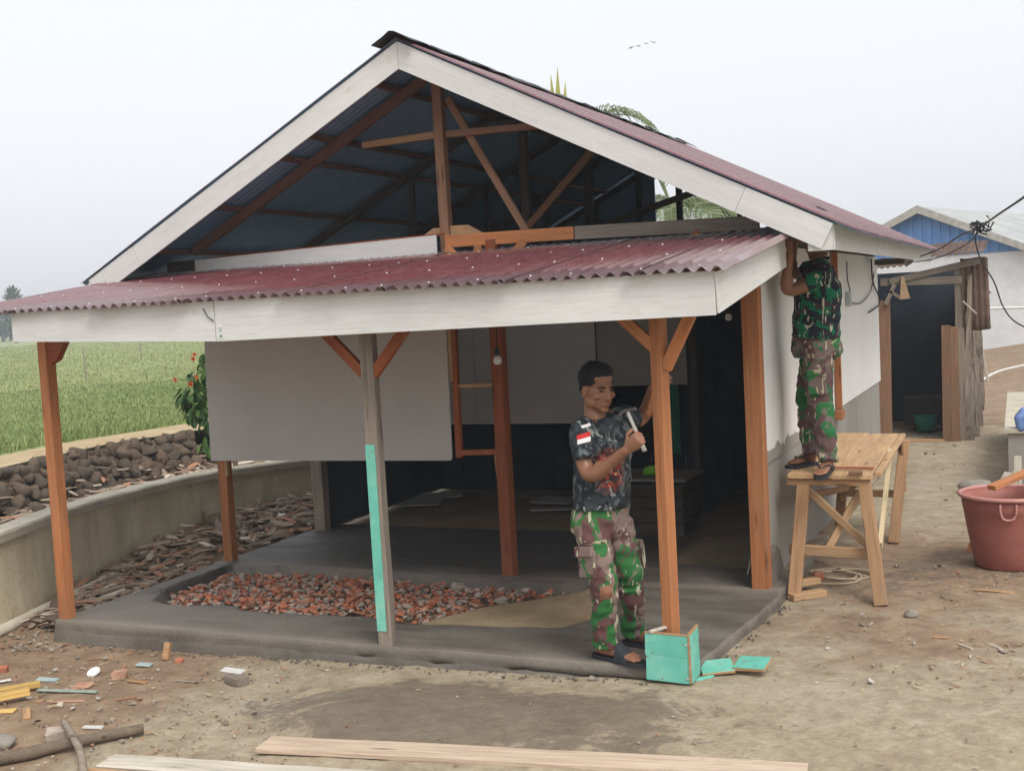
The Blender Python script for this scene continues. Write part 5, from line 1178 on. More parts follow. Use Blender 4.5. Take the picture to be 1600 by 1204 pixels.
# light bulbs
for (px, py, Y, lab, s) in [(777, 556, 7.62, 'white light bulb in a black holder hanging before the centre post', 1.0), (1138, 490, 8.2, 'white bulb hanging in the dark doorway beside the corner post', 0.8)]:
    p = ony(px, py, Y); r = root('light_bulb', lab, 'light bulb', p, 'hanging light bulbs')
    mb = MB(); mb.add(*lathe([(0.0, -0.062), (0.022, -0.058), (0.030, -0.04), (0.030, -0.025), (0.018, 0.0), (0.013, 0.008), (0.0, 0.008)], 16)); mb.build('bulb', 'white_plastic', r, Matrix.Translation(p) @ Matrix.Diagonal((s, s, s, 1)), True)
    mb = MB(); mb.add(*lathe([(0.0, 0.0), (0.02, 0.0), (0.021, 0.03), (0.014, 0.055), (0.0, 0.06)], 12)); mb.build('holder', 'cable_black', r, Matrix.Translation(p), True)
    mb = MB(); mb.tube([p+Vector((0, 0, 0.05)), p+Vector((0.004, 0.01, 0.3)), Vector((p.x, p.y+0.02, pz(min(Y, 7.7))-0.03))], 0.004, 5); mb.build('flex', 'cable_black', r)

# ================================================================== inside the house
def floor_sheet(px, py, L, W, rz, lab, m_='fibre_panel', dz=0.0, tilt=0.0):
    p = onz(px, py, 0.12); o = mesh_obj('panel_offcut', box_mesh('panel_offcut', L, W, 0.008, 0.001), m_, None, Matrix.Translation((p.x, p.y, 0.115+0.01+dz)) @ Matrix.Rotation(rz, 4, 'Z') @ Matrix.Rotation(tilt, 4, 'X')); return tag(o, lab, 'panel')
floor_sheet(652, 786, 0.55, 0.42, 0.25, 'grey panel offcut on the floor by the dark wall', dz=0.02, tilt=0.05)
floor_sheet(690, 779, 0.42, 0.26, 0.6, 'smaller panel offcut overlapping the grey one on the floor', dz=0.035, tilt=0.08)
floor_sheet(868, 786, 0.45, 0.28, -0.1, 'upper of the panel offcuts on the floor behind the man', dz=0.03, tilt=0.06)
floor_sheet(862, 797, 0.40, 0.14, 0.3, 'lower strip of panel on the floor behind the man', dz=0.01)
mb = MB(); mb.prism([(8.12, 0.17), (8.62, 0.17), (8.62, 0.56), (8.50, 0.56)], 0, 0.012, (1, 2)); o = mb.build('leaning_panel', 'fibre_panel', None, Matrix.Translation((-1.90, 0, 0)) @ Matrix.Shear('XY', 4, (0.0, 0.0)) ); o.matrix_basis = Matrix.Translation((-1.93, 0, 0)) @ Matrix.Rotation(0.12, 4, 'Y') ; tag(o, 'thin grey panel leaning inside the doorway against the corner post', 'panel')
crate = root('wooden_crate', 'old wooden crate table inside the house behind the man', 'crate', (-3.1, 9.6, 0.14))
cz = 0.60
for i in range(4):
    beam('slat', (-3.33, 9.42, 0.20+0.11*i), (-2.72, 9.42, 0.20+0.11*i), 0.016, 0.10, 'timber_dark', crate); beam('slat', (-2.72, 9.43, 0.20+0.11*i), (-2.72, 9.95, 0.20+0.11*i), 0.016, 0.10, 'timber_dark', crate)
beam('lid', (-3.36, 9.68, cz+0.02), (-2.68, 9.68, cz+0.02), 0.58, 0.025, 'timber_grey', crate)
p = ony(1022, 716, 9.6); o = mesh_obj('plastic_bag', stone_mesh('plastic_bag', 12, 3, 0.4, 0.5), 'green_bag', None, Matrix.Translation((p.x, 9.62, cz+0.075)) @ Matrix.Diagonal((0.085, 0.08, 0.085, 1))); tag(o, 'bright green plastic bag on the old crate', 'bag')
V = []; F = []
for i in range(17):
    for j in range(10):
        V.append((-3.22+0.24*i/16, 10.30+0.025*math.sin(i*1.3)+0.01*math.sin(i*0.5+j), 0.72+0.62*j/9))
for i in range(16):
    for j in range(9): F.append((i*10+j, i*10+10+j, i*10+11+j, i*10+1+j))
nb = len(V); V += [(a, b+0.004, c_) for a, b, c_ in V]; F += [tuple(q+nb for q in f[::-1]) for f in F]
mb = MB(); mb.add(V, F); tag(mb.build('green_cloth', 'green_cloth', smooth_=True, fix=False), 'dark green cloth hanging behind the crate', 'cloth')

# ================================================================== plants
def frond(mb, base, d0, L, droop, leaf=0.5, n=24, mi=0, side_up=0.2, wleaf=0.013):
    base = Vector(base); d = Vector(d0).normalized(); p = base.copy(); pts = [p.copy()]; seg = L/n
    for i in range(n):
        d = (d + Vector((0, 0, -droop*(0.3+1.4*i/n)/n))).normalized(); p = p + d*seg; pts.append(p.copy())
    mb.tube(pts, [0.018*(1-0.85*i/n) for i in range(n+1)], 5, 1)
    for i in range(3, n+1):
        t = (pts[i]-pts[i-1]).normalized(); s = t.cross(Vector((0, 0, 1))).normalized(); u = s.cross(t)
        ll = leaf*math.sin(math.pi*min(1, (i+2)/(n+3))**0.8)*random.uniform(0.85, 1.1)+0.06
        for sg in (-1, 1):
            for off in (0, 0.5):
                q = pts[i]-t*(seg*off); v = (s*sg*0.9 + t*0.65 + u*(0.2+0.1*random.random())).normalized(); tip = q+v*ll*0.55; tip2 = q + v*ll + Vector((0, 0, -ll*(0.35+0.25*random.random())))
                w_ = t*wleaf
                mb.add([q-w_*0.6, q+w_*0.6, tip+w_, tip-w_, tip2], [(0, 1, 2, 3), (3, 2, 4)], mi)
def palm(name, base, top, fronds, lab, spear=None):
    r = root(name, lab, 'palm', base, 'coconut palms behind the house'); mb = MB(); b, t = Vector(base), Vector(top)
    mb.tube([b, b.lerp(t, 0.3)+Vector((0.1, 0, 0)), b.lerp(t, 0.7)+Vector((0.1, 0, 0)), t], [0.2, 0.15, 0.13, 0.12], 10); mb.build('trunk', 'bark', r, smooth_=True)
    for d, L, dr in fronds:
        mb = MB(); frond(mb, t, d, L, dr); mb.build('frond', ['palm_leaf', 'palm_leaf'], r, fix=False)
    if spear:
        mb = MB()
        for k in range(7):
            e = Vector((random.uniform(-.06, .06), random.uniform(-.05, .05), 0)); tp_ = t+Vector(spear)+e*2.2*(1 if k else 0)+Vector((0, 0, -0.12*k)); q = t+e; s = Vector((0.045, 0.02, 0))
            mb.add([q-s, q+s, q.lerp(tp_, 0.7)+s*0.9, q.lerp(tp_, 0.7)-s*0.9, tp_], [(0, 1, 2, 3), (3, 2, 4)])
        mb.build('spear_leaf', 'palm_young', r, fix=False)
t1 = ony(1048, 322, 17.5); fr_ = []
for a, up, L, dr in [(0.2, 0.25, 1.3, 2.0), (0.9, 0.3, 1.5, 2.2), (1.6, 0.4, 1.6, 2.2), (2.3, 0.35, 1.6, 2.0), (3.0, 0.25, 1.7, 1.9), (3.6, 0.3, 1.6, 2.2), (4.3, 0.3, 1.5, 2.2), (5.0, 0.35, 1.4, 2.3), (5.7, 0.2, 1.3, 2.2), (0.5, 0.05, 1.2, 1.6), (2.8, 0.05, 1.3, 1.6)]:
    fr_.append(((math.cos(a), math.sin(a), up), L, dr))
fr_ += [((-0.35, 0.0, 1.0), 2.8, 3.2), ((-0.28, 0.1, 1.0), 2.9, 4.2)]
palm('coconut_palm', (t1.x, t1.y, 0.0), t1, fr_, 'young coconut palm whose drooping fronds show through the open gable')
t2 = ony(878, 250, 19.5)
palm('coconut_palm', (t2.x, t2.y, 0.0), t2, [((math.cos(k*2.4), math.sin(k*2.4), 0.3), 1.3, 2.6) for k in range(8)] + [((0.8, 0.0, 1.25), 2.25, 3.0), ((0.85, 0.1, 1.15), 2.35, 2.9)], 'coconut palm whose single yellow spear leaf rises above the ridge', spear=ony(871, 103, 19.5)-t2)

# flowering shrub by the panel
sp = ony(352, 640, 11.2); sr = root('flowering_shrub', 'leafy shrub with orange blossoms drooping beside the grey panel', 'shrub', (sp.x, sp.y, 0.0))
mb = MB(); mb.tube([(sp.x+0.1, sp.y, 0.0), (sp.x+0.08, sp.y, 0.8), (sp.x+0.05, sp.y, 1.4), (sp.x, sp.y, 2.2)], [0.035, 0.03, 0.022, 0.012], 7); mb.build('stem', 'bark', sr)
def leaf(mb, p, d, L, W):
    d = d.normalized(); s = d.cross(Vector((0, 0, 1)));
    s = s.normalized() if s.length > 0.05 else Vector((1, 0, 0)); u = s.cross(d)
    V = [p, p+d*L*0.35+s*W*0.5+u*0.01, p+d*L*0.75+s*W*0.38-u*0.01, p+d*L-u*0.03, p+d*L*0.75-s*W*0.38-u*0.01, p+d*L*0.35-s*W*0.5+u*0.01, p+d*L*0.4-u*0.012, p+d*L*0.75-u*0.02]
    mb.add(V, [(0, 1, 6), (1, 2, 7, 6), (2, 3, 7), (3, 4, 7), (4, 5, 6, 7), (5, 0, 6)])
mb = MB(); mf = MB()
for (px, py, rad, n) in [(322, 560, 0.10, 26), (312, 590, 0.13, 26), (302, 612, 0.17, 60), (312, 640, 0.16, 55), (290, 622, 0.09, 22), (332, 660, 0.10, 20), (325, 690, 0.10, 20), (345, 600, 0.2, 40), (292, 636, 0.03, 3)]:
    c = ony(px, py, sp.y)
    mb.tube([(sp.x+0.04, sp.y, c.z-0.15), c], 0.006, 4)
    for _ in range(n):
        v = Vector((random.gauss(0, 1), random.gauss(0, 1), random.gauss(0, 0.9))).normalized()*rad*random.random()**0.5; leaf(mb, c+v, v*1.0+Vector((0, 0, -0.12))+Vector((random.uniform(-.06, .06),)*3), random.uniform(0.09, 0.17), random.uniform(0.045, 0.075))
for (px, py) in [(304, 553), (302, 560), (324, 567), (307, 588), (299, 598), (297, 600), (274, 592)]:
    c = ony(px, py, sp.y-0.17)
    for k in range(7): a = k*0.9; leaf(mf, c, Vector((math.cos(a), -0.4, math.sin(a))), 0.032, 0.022)
mb.build('leaves', 'shrub_leaf', sr, fix=False); mf.build('blossoms', 'shrub_flower', sr, fix=False)
# distant trees and house on the skyline at the left
for i, (px, d, h, wd) in enumerate([(4, 190, 4.6, 6), (16, 210, 4.2, 7), (24, 160, 6.9, 1.8), (60, 240, 5, 9), (-15, 200, 4.6, 8), (120, 260, 7, 10), (200, 270, 7, 9), (290, 280, 7, 10)]):
    r_ = ray(px, 515); r_.z = 0; r_.normalize(); p = CAM + r_*d; p.z = 0.4
    t = root('tree', ['hazy round tree on the far horizon at the left edge', 'hazy broad tree on the horizon beside the far roof', 'hazy tree whose top shows above the porch roof', 'hazy tree beyond the field behind the fascia'][min(i, 3)] if i < 4 else 'hazy tree of the far tree line, %s' % ['out past the left edge', 'behind the first third of the porch fascia', 'behind the porch fascia near its joint', 'behind the shrub with blossoms'][i-4], 'tree', p, 'trees on the far horizon')
    mb = MB(); mb.tube([p, p+Vector((0, 0, h*0.6))], [0.3, 0.15], 6); mb.build('trunk', 'bark', t)
    mb = MB()
    for _ in range(500):
        v = Vector((random.gauss(0, 1), random.gauss(0, 1), random.gauss(0, 1))).normalized()*random.random()**0.4; c = p + Vector((v.x*wd*0.5, v.y*wd*0.5, h*0.62+v.z*h*0.36)); leaf(mb, c, v+Vector((0, 0, -.3)), 0.9, 0.5)
    mb.build('crown', 'tree_leaf', t, fix=False)
r_ = ray(14, 508); r_.z = 0; r_.normalize(); p = CAM + r_*300; fh = root('far_house', 'tiny far house with a pinkish roof at the left edge', 'house', (p.x, p.y, 0.4))
mb = MB(); mb.box((p.x, p.y, 1.4), (6, 5, 2.2)); mb.build('wall', 'far_white', fh)
mb = MB(); mb.prism([(p.x-3.5, 2.45), (p.x, 4.0), (p.x+3.5, 2.45)], p.y-3, p.y+3, (0, 2)); mb.build('roof', 'brick_pale', fh)
# birds
for i, (px, py) in enumerate([(985, 75), (997, 72), (1009, 68), (1020, 66)]):
    c = ony(px, py, 60); mb = MB(); mb.add([c, c+Vector((0.10, 0, 0.03*(i % 2))), c+Vector((0.20, 0, 0.09-0.06*i)), c+Vector((-0.09, 0, 0.02)), c+Vector((-0.17, 0, -0.05+0.05*i)), c+Vector((0, 0.2, -0.02)), c+Vector((0, -0.12, 0.0)), c+Vector((0.03, 0, -0.05))], [(0, 6, 2, 1), (0, 3, 4, 6), (0, 1, 5), (0, 5, 3), (6, 7, 5), (6, 0, 7)])
    tag(mb.build('bird', 'label_grey', fix=False), ['lowest and leftmost of four distant birds in the sky', 'second from left of four distant birds', 'third from left of four distant birds', 'rightmost of four distant birds in the sky'][i], 'bird', 'birds in the sky')

# ================================================================== haze in the air
mb = MB(); mb.box((0, 250, 6.4), (1500, 1120, 15.2))
k = NT('haze_air'); k.t.nodes.remove(k.b); pv = k.n('ShaderNodeVolumePrincipled'); pv.inputs['Color'].default_value = (0.86, 0.91, 0.98, 1); pv.inputs['Density'].default_value = 0.0021; pv.inputs['Anisotropy'].default_value = 0.0
k.t.links.new(pv.outputs[0], k.t.nodes['Material Output'].inputs['Volume']); M['haze_air'] = k.m
tag(mb.build('haze', 'haze_air'), 'thin pale haze filling the air over the yard and field', 'haze', kind='stuff')

# ================================================================== people
def skin_mat():
    k = NT('skin', 0.43, 0.45); v = k.co('World'); n = k.noise(v, 22, 4); n2 = k.noise(v, 5, 3)
    c = k.ramp(n2, [(0.3, (0.235, 0.106, 0.060)), (0.7, (0.275, 0.130, 0.075))]); k.col(k.mix(k.ramp(n, [(0.35, 0.0), (0.7, 0.25)]), c, (0.20, 0.085, 0.05)))
    k.b.inputs['Subsurface Weight'].default_value = 0.08; k.b.inputs['Subsurface Radius'].default_value = (0.02, 0.008, 0.004); k.b.inputs['Subsurface Scale'].default_value = 0.3; return k.m
M['skin'] = skin_mat()
k = NT('hair_black', 0.7, 0.3); k.col((0.008, 0.008, 0.009)); _n = k.noise(k.co('World'), 220, 2); k.bump(_n, 0.8, 0.004); M['hair_black'] = k.m
k = NT('eye_dark', 0.25, 0.5); k.col((0.012, 0.008, 0.007)); M['eye_dark'] = k.m
k = NT('lip', 0.5, 0.4); k.col((0.21, 0.075, 0.058)); M['lip'] = k.m
k = NT('flag_red', 0.7); k.col((0.55, 0.03, 0.035)); M['flag_red'] = k.m
k = NT('flag_white', 0.7); k.col((0.72, 0.70, 0.70)); M['flag_white'] = k.m
def camo(name, base, cols, streak, scale=7.0, stretch=(1, 1, 0.8), thr=0.03, print_at=None, rough=0.85, seed=0.0):
    k = NT(name, rough, 0.2); v = k.co('World', tuple(s for s in stretch)); mp = k.n('ShaderNodeMapping'); k.put(mp.inputs[0], v); mp.inputs['Location'].default_value = (seed, seed*1.7, seed*0.6); v = mp.outputs[0]
    c = base
    for i, (cc, th) in enumerate(cols):
        mp2 = k.n('ShaderNodeMapping'); k.put(mp2.inputs[0], v); mp2.inputs['Location'].default_value = (3.7*i, 1.9*i, 5.1*i)
        n = k.noise(mp2.outputs[0], scale*(1+0.12*i), 3, 0.5, 1.1); c = k.mix(k.ramp(n, [(th-0.008, 0.0), (th+0.008, 1.0)]), c, cc)
    if streak:
        for rot in ((0.5, 0.3, 0.2), (-0.6, 0.2, 1.4)):
            m5 = k.n('ShaderNodeMapping'); k.put(m5.inputs[0], v); m5.inputs['Rotation'].default_value = rot; m5.inputs['Scale'].default_value = (1.0, 1.0, 0.22)
            n = k.noise(m5.outputs[0], scale*3.4, 2, 0.5, 0.5); c = k.mix(k.ramp(n, [(0.655-thr*0.3, 0.0), (0.668-thr*0.3, 1.0)]), c, streak)
    if print_at:
        ctr, rad = print_at; g = k.n('ShaderNodeNewGeometry'); d = k.n('ShaderNodeVectorMath', operation='DISTANCE'); k.put(d.inputs[0], g.outputs['Position']); d.inputs[1].default_value = ctr
        n = k.noise(v, 26, 4, 0.65, 1.6); n5 = k.noise(v, 40, 3, 0.6, 0.8)
        msk = k.math('MULTIPLY', k.ramp(d.outputs['Value'], [(rad*0.75, 1.0), (rad*1.05, 0.0)]), k.ramp(n, [(0.45, 0.0), (0.49, 1.0)]))
        c = k.mix(msk, c, k.ramp(n5, [(0.36, (0.05, 0.018, 0.015)), (0.48, (0.32, 0.030, 0.03)), (0.56, (0.10, 0.030, 0.025)), (0.60, (0.42, 0.15, 0.06)), (0.66, (0.50, 0.36, 0.22))], 'CONSTANT'))
    f = k.noise(k.co('World'), 180, 2); k.col(c); k.bump(f, 0.15, 0.002); return k.m
M['camo_trousers'] = camo('camo_trousers', (0.215, 0.155, 0.135), [((0.035, 0.150, 0.045), 0.505), ((0.125, 0.062, 0.060), 0.55), ((0.40, 0.38, 0.26), 0.64)], (0.50, 0.47, 0.34), 6.5, (1, 1, 0.75), 0.028)
M['camo_trousers_b'] = camo('camo_trousers_b', (0.150, 0.110, 0.100), [((0.025, 0.125, 0.042), 0.495), ((0.105, 0.060, 0.060), 0.55), ((0.33, 0.29, 0.20), 0.66)], (0.40, 0.36, 0.26), 6.5, (1, 1, 0.75), 0.026, seed=4.0)
CHEST = ony(966, 738, 5.98)
M['shirt_dark'] = camo('shirt_dark', (0.036, 0.045, 0.052), [((0.100, 0.122, 0.122), 0.54), ((0.014, 0.017, 0.022), 0.52), ((0.23, 0.26, 0.24), 0.63)], None, 13, (1, 1, 0.8), 0.03, (CHEST, 0.155), 0.55)
M['shirt_green'] = camo('shirt_green', (0.014, 0.017, 0.024), [((0.008, 0.125, 0.062), 0.535), ((0.050, 0.028, 0.034), 0.56), ((0.42, 0.39, 0.30), 0.665)], (0.45, 0.42, 0.33), 8, (1, 1, 1), 0.018, seed=2.3)

def remesh(mb, name, voxel, smooth_it=3, disp=None):
    me = mb.mesh(name+'_raw'); o = bpy.data.objects.new('tmp', me); COL.objects.link(o)
    r = o.modifiers.new('r', 'REMESH'); r.mode = 'VOXEL'; r.voxel_size = voxel; r.use_smooth_shade = True
    if smooth_it: s = o.modifiers.new('s', 'SMOOTH'); s.factor = 0.5; s.iterations = smooth_it
    dg = bpy.context.evaluated_depsgraph_get(); ev = o.evaluated_get(dg); m2 = bpy.data.meshes.new_from_object(ev); m2.name = name
    bpy.data.objects.remove(o)
    if disp:
        nv = len(m2.vertices); N = np.empty(nv*3, dtype=np.float32); C_ = np.empty(nv*3, dtype=np.float32); m2.vertices.foreach_get('normal', N); m2.vertices.foreach_get('co', C_); N = N.reshape(-1, 3); C_ = C_.reshape(-1, 3)
        d = np.array([disp(Vector(c)) for c in C_], dtype=np.float32); C_ = C_ + N*d[:, None]; m2.vertices.foreach_set('co', C_.ravel())
    m2.materials.clear(); m2.polygons.foreach_set('use_smooth', [True]*len(m2.polygons)); m2.update(); return m2
def folds(amp, fz=9.0, fx=5.0):
    return lambda c: amp*(1.6*abs(mnoise.noise(Vector((c.x*fx, c.y*fx, c.z*fz)))) + 0.9*mnoise.noise(Vector((c.x*13, c.y*13, c.z*22))) + 0.35*mnoise.noise(Vector((c.x*30, c.y*30, c.z*30)))) - amp*0.3
def rings(mb, secs, n=28, e=2.3):
    V = []; F = []
    for (c, lat, frt, hw, hd) in secs:
        for k in range(n):
            a = 2*math.pi*k/n; ca, sa = math.cos(a), math.sin(a); x = math.copysign(abs(ca)**(2/e), ca); y = math.copysign(abs(sa)**(2/e), sa)
            V.append(c + lat*(x*hw) + frt*(y*hd))
    m = len(secs)
    for i in range(m-1):
        for k in range(n): F.append((i*n+k, i*n+(k+1) % n, (i+1)*n+(k+1) % n, (i+1)*n+k))
    F += [tuple(range(n)), tuple(range((m-1)*n, m*n))[::-1]]; mb.add(V, F)
def ell(mb, c, fr, r, n=14):
    f, l, u = fr; V = []; F = []; m = n//2+1
    for i in range(1, m):
        t = math.pi*i/m
        for k in range(n):
            a = 2*math.pi*k/n; V.append(c + f*(r[0]*math.sin(t)*math.cos(a)) + l*(r[1]*math.sin(t)*math.sin(a)) + u*(r[2]*math.cos(t)))
    q = len(V); V += [c+u*r[2], c-u*r[2]]
    for i in range(m-2):
        for k in range(n): F.append((i*n+k, (i+1)*n+k, (i+1)*n+(k+1) % n, i*n+(k+1) % n))
    for k in range(n): F.append((q, k, (k+1) % n)); F.append((q+1, (m-2)*n+(k+1) % n, (m-2)*n+k))
    mb.add(V, F)
def limbtube(mb, pts, rad, n=16, k=6):
    P_ = catmull(pts, k); m = len(P_); R_ = []
    for i in range(m):
        t = i/(m-1)*(len(rad)-1); a = int(min(t, len(rad)-2)); f = t-a; f = f*f*(3-2*f); R_.append(rad[a]*(1-f)+rad[a+1]*f)
    mb.tube(P_, R_, n)
def hand(mb, w, d, nrm, thumb_side, curl=(1.1, 1.5, 1.0), spread=1.0, sc=1.0):
    d = d.normalized(); nrm = (nrm - d*nrm.dot(d)).normalized(); s = d.cross(nrm).normalized()*thumb_side
    mb.tube([w-d*0.02*sc, w+d*0.01*sc, w+d*0.045*sc, w+d*0.085*sc, w+d*0.095*sc], [(0.027*sc, 0.021*sc), (0.030*sc, 0.020*sc), (0.041*sc, 0.018*sc), (0.041*sc, 0.015*sc), (0.034*sc, 0.010*sc)], 14, up=nrm)
    for i, (off, L) in enumerate([(0.031, 0.9), (0.010, 1.0), (-0.011, 0.95), (-0.030, 0.76)]):
        p = w + d*(0.086-0.004*abs(i-1))*sc + s*off*sc; a = 0.15; pts = [p-d*0.02*sc, p]
        for seg, c_ in zip((0.042, 0.027, 0.022), curl):
            a += c_; pts.append(pts[-1] + (d*math.cos(a)+nrm*math.sin(a))*(seg*L*sc))
        mb.tube(pts, [0.0092*sc, 0.0098*sc, 0.0090*sc, 0.0082*sc, 0.0066*sc], 9)
    p = w + d*0.018*sc + s*0.026*sc; q = p + (d*0.55+s*0.62+nrm*0.45).normalized()*0.045*sc; r = q + (d*0.75+s*0.05+nrm*0.6).normalized()*0.033*sc; t = r + (d*0.6-s*0.35+nrm*0.7).normalized()*0.026*sc
    mb.tube([p, q, r, t], [0.0145*sc, 0.0125*sc, 0.0105*sc, 0.0075*sc], 9)
def head_parts(mb, c, f, l, u, neck):
    f, l, u = f*HS, l*HS, u*HS; fr = (f, l, u); E = lambda a, b, z, r: ell(mb, c+f*a+l*b+u*z, fr, r)
    E(-0.012, 0, 0.035, (0.094, 0.074, 0.085)); E(0.026, 0, -0.022, (0.070, 0.063, 0.085)); E(0.026, 0, -0.066, (0.060, 0.052, 0.042)); E(0.070, 0, -0.094, (0.022, 0.024, 0.018))
    E(0.076, 0, 0.024, (0.020, 0.050, 0.013)); E(0.030, 0, 0.06, (0.058, 0.060, 0.05))
    for s in (-1, 1):
        E(0.062, s*0.043, -0.022, (0.027, 0.020, 0.020)); E(-0.004, s*0.075, -0.012, (0.020, 0.010, 0.031)); E(0.098, s*0.012, -0.037, (0.010, 0.009, 0.008)); E(0.010, s*0.05, -0.06, (0.045, 0.016, 0.03))
    mb.tube([c+f*0.088+u*0.018, c+f*0.102-u*0.012, c+f*0.110-u*0.032], [0.010, 0.0125, 0.0135], 10); E(0.108, 0, -0.033, (0.012, 0.013, 0.011))
    E(0.088, 0, -0.060, (0.013, 0.024, 0.006)); E(0.086, 0, -0.071, (0.013, 0.021, 0.007)); E(0.080, 0, -0.055, (0.018, 0.028, 0.018))
    limbtube(mb, [c-f*0.02-u*0.03, c-f*0.028-u*0.09, neck], [0.055, 0.054, 0.066])
def foot(mb, ank, heel, toe, z):
    d = (toe-heel); d.z = 0; L = d.length; d.normalize(); h = Vector((heel.x, heel.y, z))
    mb.tube([h+d*0.005+Vector((0, 0, 0.03)), h+d*0.05+Vector((0, 0, 0.036)), h+d*0.12+Vector((0, 0, 0.036)), h+d*L*0.72+Vector((0, 0, 0.024)), h+d*L*0.86+Vector((0, 0, 0.018))], [(0.024, 0.026), (0.033, 0.036), (0.036, 0.035), (0.045, 0.022), (0.042, 0.015)], 14)
    limbtube(mb, [ank+Vector((0, 0, 0.03)), ank, h+d*0.06+Vector((0, 0, 0.035))], [0.038, 0.036, 0.036])
    s = Vector((-d.y, d.x, 0))
    for off, ll, r in [(-0.034, 0.93, 0.013), (-0.016, 0.97, 0.009), (0.0, 0.96, 0.009), (0.015, 0.93, 0.0085), (0.030, 0.88, 0.008)]:
        mb.tube([h+d*L*0.70+s*off+Vector((0, 0, 0.020)), h+d*L*0.86+s*off*1.1+Vector((0, 0, 0.017)), h+d*(L*ll)+s*off*1.1+Vector((0, 0, 0.011))], [r, r, r*0.8], 8)
    return h, d, L
def sandal_sole(mb, h, d, L, z0, t, w=1.0):
    s = Vector((-d.y, d.x, 0)); prof = [(-0.03, 0.022), (0.0, 0.034), (0.06, 0.038), (0.13, 0.036), (0.19, 0.046), (0.235, 0.046), (0.262, 0.034), (0.275, 0.016)]; sc = (L+0.045)/0.305
    out = [h+d*((a+0.012)*sc)+s*(b*w) for a, b in prof] + [h+d*((a+0.012)*sc)-s*(b*w) for a, b in prof[::-1]]
    n = len(out); V = [Vector((p.x, p.y, z0)) for p in out] + [Vector((p.x, p.y, z0+t)) for p in out]
    mb.add(V, [tuple(range(n))[::-1], tuple(range(n, 2*n))] + [(i, (i+1) % n, n+(i+1) % n, n+i) for i in range(n)])

